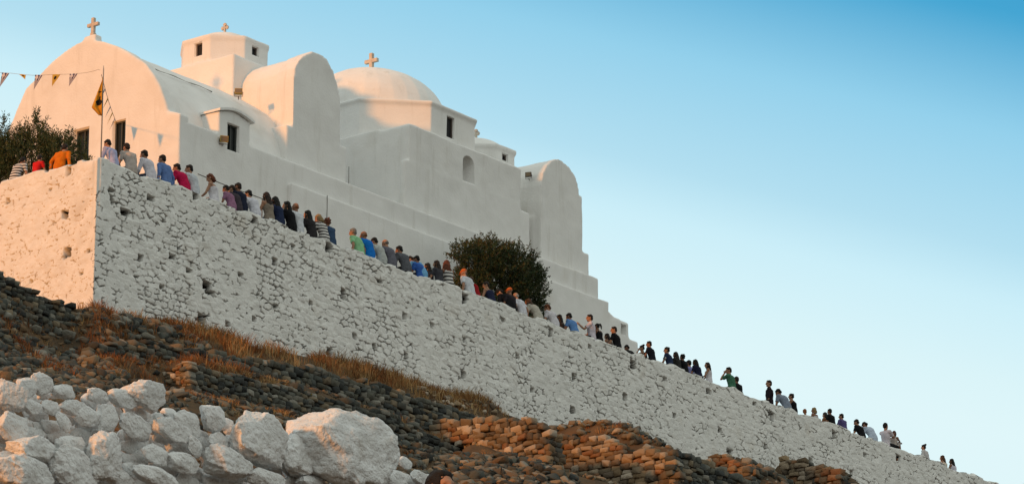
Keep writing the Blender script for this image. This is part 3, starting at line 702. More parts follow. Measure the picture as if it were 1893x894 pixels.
def torso(mb, J, f, g, sex, neck=False):
    sp = J['spine']; up = (sp[3]-sp[2])/np.linalg.norm(sp[3]-sp[2])
    w_ = 0.165 if sex == 'f' else 0.158
    mb.tube([sp[0]-np.array([0, 0, 0.095]), sp[0], sp[1], sp[2], sp[2]+up*0.09, sp[3]-up*0.015],
            [(w_*0.92+g, 0.115+g), (w_+g, 0.125+g), (0.135*f+g, 0.105+g), (0.160*f+g, 0.118+g), (0.155*f+g, 0.105+g), (0.10*f+g, 0.070+g)], 16, ref=(1, 0, 0))
    for i in 'lr':
        mb.tube([sp[3]-up*0.03, J['sh'+i]], [0.065+g, 0.058+g], 10)
        mb.ell(J['sh'+i], (0.06+g, 0.062+g, 0.06+g), None, 10, 7)
    if sex == 'f':
        for sg in (-1, 1): mb.ell(sp[2]+up*0.02+np.array([sg*0.075, 0.085, 0]), (0.06+g, 0.055+g, 0.06+g), None, 10, 7)
def body_mesh(k):
    if ('b', k) in _cache: return _cache[('b', k)]
    J, f = skeleton(k); sex = k[0]; m = MB(); torso(m, J, f, 0.0, sex)
    sp = J['spine']
    m.tube([sp[3]-np.array([0, 0, 0.04]), J['neck'], J['head']+np.array([0, 0, -0.02])], [0.062*f, 0.052*f, 0.05*f], 10)
    for i in 'lr':
        m.tube([J['sh'+i], (J['sh'+i]+J['el'+i])/2, J['el'+i], J['el'+i]*0.6+J['wr'+i]*0.4, J['wr'+i]], [0.050*f, 0.047*f, 0.038*f, 0.038*f, 0.026*f], 10)
        m.tube([J['hip'+i], J['hip'+i]*0.5+J['kn'+i]*0.5, J['kn'+i], J['kn'+i]*0.65+J['an'+i]*0.35, J['an'+i]], [0.088*f, 0.075*f, 0.056*f, 0.054*f, 0.036*f], 10)
        an = J['an'+i]; m.tube([an+np.array([0, -0.05, -0.035]), an+np.array([0, 0.06, -0.045]), an+np.array([0, 0.17, -0.055])], [(0.034, 0.032), (0.042, 0.028), (0.034, 0.016)], 10, ref=(1, 0, 0))
    R = J['Rh']; H = J['head']
    def hp(v): return H+R @ np.array(v)
    m.ell(hp((0, -0.008, 0.03)), (0.073, 0.092, 0.088), R); m.ell(hp((0, 0.03, -0.035)), (0.056, 0.058, 0.068), R)
    m.tube([hp((0, 0.085, 0.02)), hp((0, 0.112, -0.022)), hp((0, 0.085, -0.032))], [0.013, 0.019, 0.014], 8)
    m.tube([hp((-0.04, 0.072, 0.033)), hp((0, 0.086, 0.034)), hp((0.04, 0.072, 0.033))], [0.014, 0.016, 0.014], 8)
    m.ell(hp((0, 0.080, -0.060)), (0.028, 0.014, 0.013), R, 10, 7); m.ell(hp((0, 0.068, -0.093)), (0.026, 0.024, 0.02), R, 10, 7)
    for sg in (-1, 1): m.ell(hp((sg*0.075, -0.005, -0.01)), (0.013, 0.026, 0.034), R, 8, 6)
    me = remeshed(m, 0.0115, 'person', 2, 0.4)
    hm = MB()
    for i, sg in (('l', -1), ('r', 1)):
        d = J['wr'+i]-J['el'+i]
        if k[4] == 'lap': d = d*0.3+np.array([0, 0.1, -0.02])
        elif k[4] == 'brace': d = np.array([sg*0.05, 0.1, -0.01])
        n_ = np.array([0, 0.2, -1.0]) if k[4] in ('lap', 'brace') else np.array([-sg*1.0, 0.3, -0.2])
        hand(hm, J['wr'+i], d, n_, 0.5 if k[4] in ('phone', 'up', 'hug') else 0.28, -sg)
    h2 = hm.mesh('h')
    import bmesh
    b = bmesh.new(); b.from_mesh(me); b.from_mesh(h2); b.to_mesh(me); b.free(); bpy.data.meshes.remove(h2)
    me.shade_smooth(); me.materials.clear(); me.materials.append(M['skin'])
    _cache[('b', k)] = (me, J, f); return _cache[('b', k)]
def shirt_mesh(k, sleeve):
    if ('s', k, sleeve) in _cache: return _cache[('s', k, sleeve)]
    J, f = skeleton(k); m = MB(); sex = k[0]
    g = 0.016 if sleeve != 'tank' else 0.011
    sp = J['spine']; up = (sp[3]-sp[2])/np.linalg.norm(sp[3]-sp[2]); w_ = 0.165 if sex == 'f' else 0.158
    low = sp[0]-np.array([0, 0, 0.088])
    if sleeve == 'bare':       # off the shoulders
        m.tube([low, sp[0], sp[1], sp[2], sp[2]+up*0.045], [(w_*0.92+g, 0.115+g), (w_+g, 0.125+g), (0.135*f+g, 0.105+g), (0.163*f+g, 0.122+g), (0.160*f+g, 0.112+g)], 16, ref=(1, 0, 0))
        for sg in (-1, 1): m.ell(sp[2]+np.array([sg*0.075, 0.085, 0]), (0.06+g, 0.055+g, 0.06+g), None, 10, 7)
    else:
        if sleeve == 'tank':
            m.tube([low, sp[0], sp[1], sp[2], sp[2]+up*0.07], [(w_*0.92+g, 0.115+g), (w_+g, 0.125+g), (0.135*f+g, 0.105+g), (0.163*f+g, 0.122+g), (0.150*f+g, 0.108+g)], 16, ref=(1, 0, 0))
            for sg in (-1, 1): m.tube([sp[2]+up*0.03+np.array([sg*0.085, -0.10, 0]), sp[3]+np.array([sg*0.095, -0.02, 0.028]), sp[2]+up*0.03+np.array([sg*0.085, 0.11, 0])], [(0.026, 0.03)]*3, 8, ref=(1, 0, 0))
            if sex == 'f':
                for sg in (-1, 1): m.ell(sp[2]+up*0.02+np.array([sg*0.075, 0.085, 0]), (0.06+g, 0.055+g, 0.06+g), None, 10, 7)
        else:
            torso(m, J, f, g, sex); m.tube([low, low+np.array([0, 0.01, 0.06])], [(w_*0.95+g*1.4, 0.12+g*1.5), (w_+g*1.3, 0.128+g*1.4)], 16, ref=(1, 0, 0))
            m.tube([sp[3]-up*0.05, sp[3]+up*0.022], [(0.10*f, 0.085), (0.066*f+0.004, 0.068)], 12, ref=(1, 0, 0))
            for i in 'lr':
                e_ = J['el'+i]; sh = J['sh'+i]
                if sleeve == 'short': m.tube([sh, sh*0.3+e_*0.7], [0.064*f, 0.062*f], 12)
                else: m.tube([sh, (sh+e_)/2, e_, e_*0.25+J['wr'+i]*0.75], [0.064*f, 0.060*f, 0.052*f, 0.040*f], 12)
    me = remeshed(m, 0.013, 'shirt', 2, 0.5)
    displace(me, 0.010, 11.0, hash(k[4]) % 7)
    me.materials.clear(); me.materials.append(M['skin']); _cache[('s', k, sleeve)] = me; return me
def legs_mesh(k, kind):
    if ('t', k, kind) in _cache: return _cache[('t', k, kind)]
    J, f = skeleton(k); m = MB(); sp = J['spine']; w_ = 0.165 if k[0] == 'f' else 0.158
    m.tube([sp[0]-np.array([0, 0, 0.097]), sp[0]-np.array([0, 0, 0.02])], [(w_+0.012, 0.128), (w_+0.008, 0.13)], 14, ref=(1, 0, 0))
    for i in 'lr':
        e_ = 0.92 if kind == 'trousers' else (0.05 if kind == 'shorts' else 0.12)
        kn, an = J['kn'+i], J['an'+i]
        pts = [J['hip'+i], (J['hip'+i]+kn)/2, kn, kn*(1-e_)+an*e_]; m.tube(pts, [0.102*f, 0.090*f, 0.072*f, 0.054*f if kind == 'trousers' else 0.072], 12)
    me = remeshed(m, 0.014, kind, 2); me.materials.clear(); me.materials.append(M['skin']); _cache[('t', k, kind)] = me; return me
def hair_mesh(kind):
    if ('h', kind) in _cache: return _cache[('h', kind)]
    m = MB()
    if kind in ('short', 'curly', 'long', 'bun', 'pony', 'bob'):
        m.ell((0, -0.020, 0.040), (0.084, 0.094, 0.090)); m.ell((0, -0.055, -0.005), (0.070, 0.055, 0.075))
        m.ell((0, 0.025, 0.085), (0.058, 0.050, 0.036))
    if kind == 'curly':
        for q in range(22):
            a = q*2.4; z = 0.115-0.0085*q; rr = 0.088*math.sqrt(max(0.05, 1-((z-0.03)/0.10)**2)); m.ell((rr*math.cos(a), -0.035+rr*math.sin(a)*0.85 if math.sin(a) < 0.5 or z > .09 else -.03, z), (0.028, 0.028, 0.026), None, 8, 6)
    if kind == 'fringe':      # bald crown, hair left round the back
        m.ell((0, -0.045, -0.005), (0.079, 0.060, 0.050))
    if kind == 'grey': m.ell((0, -0.020, 0.036), (0.079, 0.088, 0.088)); m.ell((0, -0.052, -0.005), (0.068, 0.052, 0.070))
    if kind == 'long':
        m.tube([(0, -0.045, 0.05), (0, -0.082, -0.05), (0, -0.105, -0.16), (0, -0.125, -0.27), (0, -0.135, -0.36)], [(0.082, 0.06), (0.094, 0.056), (0.105, 0.048), (0.10, 0.038), (0.06, 0.022)], 14, ref=(1, 0, 0))
        for sg in (-1, 1): m.tube([(sg*0.070, 0.0, 0.05), (sg*0.082, 0.01, -0.07), (sg*0.085, -0.01, -0.18)], [0.022, 0.026, 0.018], 8)
    if kind == 'bob':
        m.tube([(0, -0.04, 0.05), (0, -0.065, -0.05), (0, -0.075, -0.13)], [(0.09, 0.065), (0.102, 0.065), (0.09, 0.05)], 14, ref=(1, 0, 0))
    if kind == 'bun': m.ell((0, -0.095, 0.105), (0.05, 0.048, 0.046))
    if kind == 'pony': m.tube([(0, -0.10, 0.05), (0, -0.155, 0.03), (0, -0.175, -0.07), (0, -0.16, -0.19)], [0.026, 0.036, 0.036, 0.014], 10)
    if kind == 'cap':
        m.ell((0, -0.012, 0.058), (0.082, 0.100, 0.075)); m.tube([(0, 0.05, 0.052), (0, 0.15, 0.035)], [(0.07, 0.012), (0.05, 0.008)], 10, ref=(1, 0, 0))
    me = remeshed(m, 0.008, 'hair', 1, 0.5); displace(me, 0.007, 26, 3); me.materials.clear(); me.materials.append(M['skin']); _cache[('h', kind)] = me; return me
_cm = {}
HC = {'black': (0.010, 0.008, 0.007), 'dark': (0.022, 0.013, 0.009), 'brown': (0.065, 0.032, 0.016), 'auburn': (0.13, 0.04, 0.018), 'blond': (0.28, 0.19, 0.09), 'grey': (0.20, 0.19, 0.18), 'white': (0.4, 0.38, 0.35), 'orange': (0.60, 0.13, 0.02), 'ginger': (0.26, 0.09, 0.03)}
def cloth(c):
    if c in _cm: return _cm[c]
    if isinstance(c, str) and c.startswith('stripe'):
        base, col = ((0.62, 0.60, 0.58), (0.03, 0.028, 0.03)); m = bpy.data.materials.new('striped_cloth'); m.use_nodes = True
        t = m.node_tree; n_ = t.nodes; l = t.links; b = n_['Principled BSDF']; b.inputs['Roughness'].default_value = 0.9
        g_ = n_.new('ShaderNodeTexCoord'); w = n_.new('ShaderNodeTexWave'); w.bands_direction = 'Z'; w.inputs['Scale'].default_value = 3.6 if c == 'stripe' else 3.0; w.inputs['Distortion'].default_value = 0.3
        l.new(g_.outputs['Object'], w.inputs['Vector'])
        r = n_.new('ShaderNodeValToRGB'); r.color_ramp.elements[0].position = 0.5; r.color_ramp.elements[1].position = 0.58
        r.color_ramp.elements[0].color = (*base, 1); r.color_ramp.elements[1].color = (*col, 1)
        l.new(w.outputs[0], r.inputs[0]); l.new(r.outputs[0], b.inputs['Base Color'])
    else:
        d = tuple(x*0.78 for x in c); m = mat('cloth', c, 0.9, d, 9, 0.25, 35, spec=0.1)
    _cm[c] = m; return m
_hm = {}
def hairm(c):
    if c not in _hm: _hm[c] = mat('hair_'+c, HC[c], 0.7, tuple(x*0.6 for x in HC[c]), 40, 0.4, 90, spec=0.25)
    return _hm[c]
def setmat(o, m):
    o.material_slots[0].link = 'OBJECT'; o.material_slots[0].material = M[m] if isinstance(m, str) else m
PEOPLE_GROUP = 'people seated along the terrace wall'
def child(name, me, root, m, mw=None):
    o = bpy.data.objects.new(name, me); COL.objects.link(o); o.parent = root
    if mw is not None: o.matrix_local = mw
    setmat(o, m); return o
def person(k, loc, yaw, scale, label, skin, shirt, sleeve, hair, hcol, legs=('trousers', (0.03, 0.035, 0.06)), eyes=False, group=PEOPLE_GROUP, extra=None):
    me, J, f = body_mesh(k)
    o = bpy.data.objects.new('person', me); COL.objects.link(o); o.location = loc; o.rotation_euler = (0, 0, yaw); o.scale = (scale,)*3
    setmat(o, skin); tag(o, label, 'person', group)
    if shirt: child('dress' if legs[0] == 'dress' else 'shirt', shirt_mesh(k, sleeve), o, cloth(shirt))
    lk = 'skirt' if legs[0] == 'dress' else legs[0]
    if lk: child(lk, legs_mesh(k, lk), o, cloth(legs[1]))
    Hm = Matrix.Translation(Vector(J['head'])) @ Matrix([list(r)+[0] for r in J['Rh']]+[[0, 0, 0, 1]])
    if hair:
        hz_ = Hm
        if hair == 'long': hz_ = Matrix.Translation(Vector(J['head'])) @ Matrix([list(r)+[0] for r in Rz(math.radians(k[2])) @ Rx(-math.radians(k[3])*0.5)]+[[0, 0, 0, 1]])
        child('cap' if hair == 'cap' else 'hair', hair_mesh(hair), o, hairm(hcol), hz_)
    if eyes:
        for sg in (-1, 1):
            em = MB().ell((0, 0, 0), (0.013, 0.008, 0.008), None, 8, 6).mesh('eye'); em.materials.append(M['eye'])
            e_ = bpy.data.objects.new('eye', em); COL.objects.link(e_); e_.parent = o; e_.matrix_local = Hm @ Matrix.Translation((sg*0.031, 0.080, 0.012))
    return o, J
W_ = (0.66, 0.66, 0.68); BK = (0.012, 0.012, 0.014); NV = (0.016, 0.02, 0.04); DR = ('dress', W_)
JN = ('trousers', (0.035, 0.045, 0.08)); BT = ('trousers', (0.015, 0.015, 0.018)); KH = ('trousers', (0.22, 0.17, 0.11))
# head x, head top y, lean, facing offset (deg, + = towards the left of the photo), head turn, nod, arms, sex, shirt, sleeve, hair, hair colour, legs, eyes, size, label
P = [
 (196.5, 259, 25, 0, 8, 10, 'lap', 'm', (0.40, 0.42, 0.62), 'long', 'short', 'black', JN, 0, 1, 'man in a pale lilac long sleeved shirt seated right beside the flagpole'),
 (232, 264, 22, -10, 5, 10, 'lap', 'm', (0.46, 0.40, 0.36), 'short', 'short', 'dark', KH, 0, 1, 'man in a beige grey shirt seated in front of the lit gable window'),
 (265, 278, 22, 5, 15, 5, 'lap', 'm', (0.62, 0.60, 0.66), 'long', 'short', 'dark', JN, 0, 1, 'man in a white shirt between the beige and the denim blue shirts'),
 (299, 282, 18, 0, 20, 5, 'brace', 'm', (0.12, 0.20, 0.42), 'long', 'short', 'black', JN, 0, 1, 'man in a denim blue shirt with dark trousers beside the magenta shirt'),
 (325, 296.5, 28, 5, 25, 5, 'lap', 'm', (0.50, 0.012, 0.07), 'short', 'short', 'black', BT, 0, 1, 'man in a bright magenta shirt'),
 (348.5, 299, 20, 10, 25, 0, 'lap', 'm', (0.55, 0.58, 0.62), 'short', 'short', 'black', BT, 0, 1, 'man in a pale grey T-shirt just right of the magenta shirt'),
 (385, 322, 15, 25, 15, 15, 'lap', 'f', (0.66, 0.64, 0.68), 'bare', 'bob', 'auburn', DR, 0, 0.95, 'auburn haired woman in a white strapless dress with bare tanned shoulders'),
 (415, 343, 25, 10, 10, 10, 'lap', 'f', (0.30, 0.15, 0.24), 'short', 'short', 'black', JN, 0, 0.8, 'child in a dusky pink top beside a man in navy'),
 (426, 343, 25, 10, 10, 10, 'lap', 'm', (0.06, 0.05, 0.06), 'short', 'short', 'black', BT, 0, 0.8, 'dark haired figure mostly hidden behind the pink top and the navy shirt'),
 (438.5, 338, 20, 0, 15, 5, 'lap', 'm', NV, 'long', 'short', 'black', BT, 0, 1.02, 'broad man in a navy shirt left of the man in bright white'),
 (457.5, 344, 28, -5, 30, 0, 'lap', 'm', (0.62, 0.62, 0.68), 'long', 'short', 'black', JN, 0, 1, 'man in a bright white shirt right beside the navy shirt'),
 (490, 356, 15, 0, 5, 10, 'lap', 'f', (0.24, 0.20, 0.16), 'tank', 'long', 'dark', JN, 0, 1, 'woman with long brown hair and a pale patterned top'),
 (506, 364, 18, 0, 0, 10, 'lap', 'f', (0.02, 0.03, 0.07), 'short', 'long', 'black', BT, 0, 1, 'woman with long black hair in a dark blue top beside the pale patterned top'),
 (528.5, 372, 18, 5, 25, 5, 'lap', 'f', BK, 'short', 'long', 'black', BT, 0, 1.02, 'woman all in black with long dark hair, left of the bald ginger man'),
 (545.5, 376, 15, 0, 10, 5, 'lap', 'm', (0.62, 0.64, 0.68), 'short', 'fringe', 'ginger', JN, 0, 0.97, 'balding reddish man in a white T-shirt'),
 (567, 389, 20, 0, 20, 5, 'lap', 'f', (0.03, 0.028, 0.03), 'short', 'long', 'black', BT, 0, 0.97, 'woman with wavy black hair and a dark top left of the striped shirt'),
 (586, 395, 22, -5, 10, 10, 'lap', 'f', 'stripe', 'short', 'bob', 'blond', JN, 0, 0.97, 'fair haired woman in a black and white striped top with a straight dark edge'),
 (602.5, 404, 20, -10, 15, 10, 'lap', 'f', (0.04, 0.075, 0.14), 'short', 'curly', 'auburn', JN, 0, 0.95, 'person with curly red brown hair in a denim shirt before the empty gap'),
 (651, 422, 22, 5, 20, 0, 'brace', 'm', (0.26, 0.52, 0.28), 'short', 'short', 'grey', BT, 0, 1, 'man in a pale green polo shirt with grey hair'),
 (671, 428, 22, 0, 25, 5, 'lap', 'm', (0.01, 0.16, 0.55), 'short', 'fringe', 'ginger', JN, 0, 1, 'bald red headed man in a vivid blue shirt'),
 (689, 440, 28, 0, 10, 10, 'lap', 'm', (0.42, 0.44, 0.42), 'short', 'short', 'dark', JN, 0, 0.85, 'small person in a pale grey top right of the vivid blue shirt'),
 (709, 440.5, 25, 0, 10, 15, 'lap', 'm', (0.13, 0.13, 0.16), 'short', 'fringe', 'grey', BT, 0, 1, 'man with a grey balding crown and a slate grey shirt'),
 (736, 452, 28, -5, 25, 0, 'lap', 'm', (0.10, 0.105, 0.12), 'short', 'short', 'black', BT, 0, 1, 'dark haired man in a charcoal grey shirt'),
 (753, 466, 45, 0, 10, 40, 'lap', 'm', (0.16, 0.38, 0.62), 'short', 'short', 'dark', JN, 0, 0.9, 'bowed figure in a light sky blue top behind the charcoal shirt'),
 (768, 473, 20, 0, 10, 10, 'lap', 'm', (0.04, 0.12, 0.42), 'short', 'short', 'black', JN, 0, 1, 'man in a royal blue shirt left of two women in black'),
 (789, 478, 15, 0, 10, 5, 'lap', 'f', (0.03, 0.035, 0.05), 'short', 'long', 'black', BT, 0, 1, 'woman with long black hair right of the royal blue shirt'),
 (806, 481, 12, 0, 15, 5, 'lap', 'f', (0.05, 0.05, 0.06), 'short', 'long', 'dark', BT, 0, 1, 'dark long haired woman next to the copper haired woman in stripes'),
 (825, 481, 12, -20, -20, 5, 'lap', 'f', 'stripe2', 'tank', 'long', 'auburn', JN, 0, 1, 'woman with long copper hair in a white and navy striped top by the bush'),
 (855, 498, 22, 0, 5, 10, 'brace', 'm', (0.60, 0.62, 0.66), 'short', 'cap', 'orange', JN, 0, 1, 'person in a white T-shirt and an orange cap in front of the bush'),
 (868.5, 511, 22, 5, 30, 5, 'lap', 'm', (0.30, 0.012, 0.016), 'short', 'short', 'brown', BT, 0, 0.95, 'person in a dark red shirt in front of the bush'),
 (896, 520.5, 22, 0, 40, 10, 'lap', 'f', (0.02, 0.025, 0.06), 'tank', 'short', 'dark', BT, 0, 1, 'dark haired woman in navy with bare arms in front of the bush'),
 (917, 530, 50, 0, 30, 35, 'lap', 'm', BK, 'long', 'short', 'black', BT, 0, 1.12, 'broad hunched figure in black in front of the bush'),
 (941, 531.5, 15, 0, 10, 5, 'lap', 'm', (0.03, 0.025, 0.03), 'short', 'cap', 'orange', BT, 0, 0.95, 'dark clothed person with an orange cap behind the bald man'),
 (951, 542, 28, -5, 20, 10, 'brace', 'm', (0.62, 0.62, 0.67), 'short', 'fringe', 'white', KH, 0, 1, 'bald man in a white T-shirt at the right foot of the bush'),
 (972, 554, 42, 0, 20, 25, 'lap', 'f', (0.45, 0.42, 0.36), 'short', 'long', 'brown', KH, 0, 0.95, 'bowed woman with brown hair and a cream top at the edge of the bush'),
 (1009.5, 563, 28, 0, 25, 10, 'lap', 'm', (0.62, 0.60, 0.64), 'short', 'short', 'brown', KH, 0, 1, 'man in a white shirt with a black strap across his back'),
 (1033, 573, 15, 0, 10, 5, 'lap', 'f', (0.04, 0.035, 0.035), 'tank', 'long', 'black', BT, 0, 1, 'woman with long black hair between the strapped shirt and the sky blue shirt'),
 (1049.5, 579, 25, 0, 20, 10, 'lap', 'm', (0.12, 0.26, 0.55), 'short', 'short', 'black', JN, 0, 1, 'man in a sky blue shirt left of the man raising a hand'),
 (1089.5, 580.5, 5, 35, 10, 0, 'up', 'm', (0.62, 0.56, 0.62), 'short', 'short', 'dark', BT, 1, 1.02, 'man in a white T-shirt raising one hand, seen in profile'),
 (1102.5, 598, 15, 0, 5, 10, 'lap', 'f', BK, 'tank', 'pony', 'black', BT, 0, 0.95, 'woman in black with a ponytail leaning behind the raised hand'),
 (1120, 609, 20, 0, 10, 10, 'lap', 'f', (0.13, 0.10, 0.085), 'tank', 'long', 'dark', BT, 0, 0.9, 'woman with brown hair over a grey brown top left of the man in black'),
 (1134, 603, 15, 15, 25, 5, 'lap', 'm', BK, 'short', 'short', 'dark', BT, 1, 1, 'man in a black shirt with lit neck before the low end wall'),
 (1155.5, 638, 30, 10, 10, 15, 'lap', 'f', (0.03, 0.03, 0.03), 'short', 'short', 'black', BT, 0, 0.8, 'dark head barely showing over the wall below the low end wall'),
 (1185, 633, 12, 20, 15, 10, 'face', 'f', (0.035, 0.035, 0.035), 'tank', 'bun', 'black', BT, 1, 0.92, 'woman with tied up hair and a hand at her face beside a man in black'),
 (1199, 630, 15, 10, 30, 0, 'lap', 'm', (0.013, 0.014, 0.022), 'short', 'short', 'black', BT, 1, 1.02, 'man in a blue black shirt right of the woman with a hand at her face'),
 (1231.6, 641, 15, 15, 25, 0, 'lap', 'm', (0.022, 0.035, 0.08), 'short', 'curly', 'black', JN, 1, 1, 'young man in a navy T-shirt with a round pale emblem on the sleeve'),
 (1248, 650, 15, 0, 5, 5, 'lap', 'f', (0.03, 0.03, 0.028), 'short', 'long', 'dark', BT, 0, 1, 'woman with long dark brown hair right of the navy T-shirt'),
 (1260.6, 654.5, 15, 0, 5, 5, 'lap', 'm', BK, 'short', 'curly', 'black', BT, 0, 0.97, 'dark person in black between the brown haired woman and the lilac shirt'),
 (1272, 658, 20, 0, 5, 5, 'lap', 'm', (0.24, 0.25, 0.48), 'long', 'short', 'black', JN, 0, 1, 'man in a lilac shirt in the tight cluster against the sky'),
 (1284, 664, 20, 0, 5, 5, 'lap', 'f', (0.016, 0.017, 0.045), 'short', 'long', 'black', BT, 0, 0.97, 'woman with long dark hair and a navy top right of the lilac shirt'),
 (1307, 669, 5, 35, 15, 0, 'lap', 'f', (0.66, 0.64, 0.68), 'tank', 'long', 'dark', DR, 1, 0.95, 'woman in a white sleeveless dress with long brown hair in profile'),
 (1346, 678, 12, 10, 40, 0, 'face', 'm', (0.06, 0.17, 0.105), 'short', 'short', 'black', BT, 1, 1.03, 'man in a bottle green T-shirt with one hand at his mouth'),
 (1360, 688, 15, 0, 5, 5, 'lap', 'm', BK, 'short', 'short', 'dark', BT, 0, 1, 'man in black right of the bottle green T-shirt'),
 (1421, 702, 0, 30, 25, 0, 'brace', 'm', (0.02, 0.013, 0.018), 'long', 'short', 'dark', KH, 1, 1.05, 'upright man in a dark maroon shirt, taller than his neighbours'),
 (1435, 720, 35, -5, 15, 15, 'lap', 'm', (0.22, 0.26, 0.33), 'short', 'short', 'black', JN, 0, 1, 'man in a pale blue grey shirt bending right of the maroon shirt'),
 (1461.7, 727, 12, 10, 30, 0, 'lap', 'f', BK, 'tank', 'curly', 'dark', BT, 1, 0.97, 'woman with curly dark hair and a low backed black top'),
 (1488, 755.6, 15, -30, -40, 0, 'lap', 'f', (0.20, 0.08, 0.05), 'tank', 'short', 'ginger', BT, 1, 0.75, 'ginger haired head peeping above the wall left of the blonde woman'),
 (1504, 747, 8, 0, 15, 0, 'lap', 'f', (0.60, 0.58, 0.60), 'bare', 'bob', 'blond', DR, 0, 0.95, 'blonde woman in a white off shoulder top'),
 (1524, 755, 12, 0, 5, 0, 'lap', 'f', (0.26, 0.12, 0.06), 'short', 'bob', 'dark', BT, 0, 0.95, 'dark haired woman in a tan brown top'),
 (1533, 755, 15, 0, 0, 0, 'lap', 'm', BK, 'short', 'short', 'black', BT, 0, 0.97, 'man in black half hidden behind the tan brown top'),
 (1554.5, 764, 10, -5, 30, 0, 'lap', 'm', (0.10, 0.085, 0.22), 'long', 'short', 'dark', BT, 1, 1, 'man in a purple shirt sitting apart'),
 (1581, 775, 22, 0, 10, 10, 'lap', 'm', BK, 'short', 'short', 'dark', BT, 0, 0.98, 'person in black with a greying dark head left of a pale blue back'),
 (1594, 783, 40, -15, 20, 35, 'lap', 'f', (0.48, 0.55, 0.66), 'short', 'short', 'dark', JN, 0, 0.85, 'bowed figure in a pale blue white top behind the greying dark head'),
 (1637, 781, 3, -95, 5, 5, 'phone', 'm', (0.64, 0.58, 0.62), 'short', 'short', 'black', BT, 1, 1.0, 'man in a white T-shirt holding up a phone towards the seated woman'),
 (1653, 796, 15, -80, 20, 0, 'hug', 'f', (0.55, 0.48, 0.44), 'tank', 'bob', 'auburn', ('shorts', (0.4, 0.36, 0.34)), 1, 0.95, 'woman seated on the wall hugging her bare bent knees'),
 (1706.7, 821, 10, 0, 15, 0, 'brace', 'f', (0.56, 0.54, 0.54), 'long', 'bun', 'black', BT, 0, 0.92, 'woman in a cream long sleeved top with dark tied up hair'),
 (1741, 837, 10, 0, 20, 0, 'lap', 'f', (0.58, 0.53, 0.44), 'tank', 'long', 'brown', DR, 0, 0.9, 'brown haired woman in a cream sleeveless top near the far end of the row'),
 (1758, 840, 10, -5, 20, 0, 'lap', 'f', (0.62, 0.58, 0.66), 'tank', 'long', 'black', DR, 0, 0.92, 'black haired woman in a white dress, last of the row'),
]
SK = ['skin', 'skin', 'skinD', 'skin', 'skinD']
for i, (hx, hy, lean, face, turn, nod, arms, sex, shirt, sleeve, hair, hc, legs, eyes, sz, label) in enumerate(P):
    pose = 'knees' if arms == 'hug' else 'sit'
    lean_ = int(round(lean/6.0)*6); turn_ = int(round(turn/15.0)*15); nod_ = int(round(nod/10)*10)
    k = (sex, lean_, turn_, nod_, arms, pose)
    _, J, f = body_mesh(k)
    top = J['head']+J['Rh'] @ np.array((0, 0, 0.125 if hair != 'fringe' else 0.112))
    yaw = math.radians(face); cy, sy = math.cos(yaw), math.sin(yaw)
    off = np.array((top[0]*cy-top[1]*sy, top[0]*sy+top[1]*cy, top[2]))
    Yr = 0.30; best = None
    q = onY(hx, hy, Yr+off[1]*sz)
    zr0 = q[2]-off[2]*sz
    if zr0 < -0.02:            # not tall enough for the wall top: on the low bench behind it
        s2 = max(0.86, min(1.1, q[2]/off[2])); sz2 = sz if zr0 > -0.06 else max(sz*0.88, s2)
        q = onY(hx, hy, Yr+off[1]*sz2); zr0 = q[2]-off[2]*sz2; sz = sz2
        if zr0 < -0.05:
            Yr = 0.62+0.22; q = onY(hx, hy, Yr+off[1]*sz); zr0 = q[2]-off[2]*sz
    else:
        s2 = min(1.13, q[2]/off[2]); sz = max(sz, s2); q = onY(hx, hy, Yr+off[1]*sz); zr0 = q[2]-off[2]*sz
    zr0 = min(max(zr0, -0.44 if arms != 'hug' else 0.0), 0.06)
    person_o, J = person(k, (q[0]-off[0]*sz, Yr, zr0), yaw, sz, label, SK[i % 5], shirt, sleeve, hair, hc, legs, bool(eyes))
    if 'black strap' in label:
        sp_ = J['spine']; child('strap', MB().tube([sp_[3]+np.array((-0.10, -0.02, 0.03)), sp_[3]+np.array((-0.07, -0.10, -0.04)), sp_[2]+np.array((0.0, -0.145, 0)), sp_[1]+np.array((0.09, -0.135, 0)), sp_[0]+np.array((0.15, -0.08, 0))], [(0.018, 0.006)]*5, 6, ref=(1, 0, 0)).mesh('strap') if False else (lambda m_: (m_.materials.append(M['black']), m_)[1])(MB().tube([sp_[3]+np.array((-0.10, -0.02, 0.03)), sp_[3]+np.array((-0.07, -0.10, -0.04)), sp_[2]+np.array((0.0, -0.145, 0)), sp_[1]+np.array((0.09, -0.135, 0)), sp_[0]+np.array((0.15, -0.08, 0))], 0.012, 6).mesh('strap')), person_o, 'black')
    if 'pale emblem' in label:
        e_ = J['shl']*0.5+J['ell']*0.5; em = MB().ell(e_+np.array((-0.035, -0.03, 0)), (0.035, 0.035, 0.045), None, 10, 8).mesh('emblem'); em.materials.append(M['marble']); child('emblem', em, person_o, cloth((0.6, 0.55, 0.5)))
    if 'holding up a phone' in label:
        Rm = Matrix.Rotation(yaw, 4, 'Z'); w0 = (J['wrl']+J['wrr'])/2+np.array((0, 0.10, 0.06)); w1_ = Rm @ Vector(w0*sz)
        m_ = MB().box((-0.038, -0.005, -0.075), (0.038, 0.005, 0.075)); ph = m_.build('phone', 'phone'); ph.location = person_o.location+w1_; ph.rotation_euler = (math.radians(-15), 0, yaw)
        bv = ph.modifiers.new('b', 'BEVEL'); bv.width = 0.004; tag(ph, 'black phone held up by the man in the white T-shirt', 'phone')
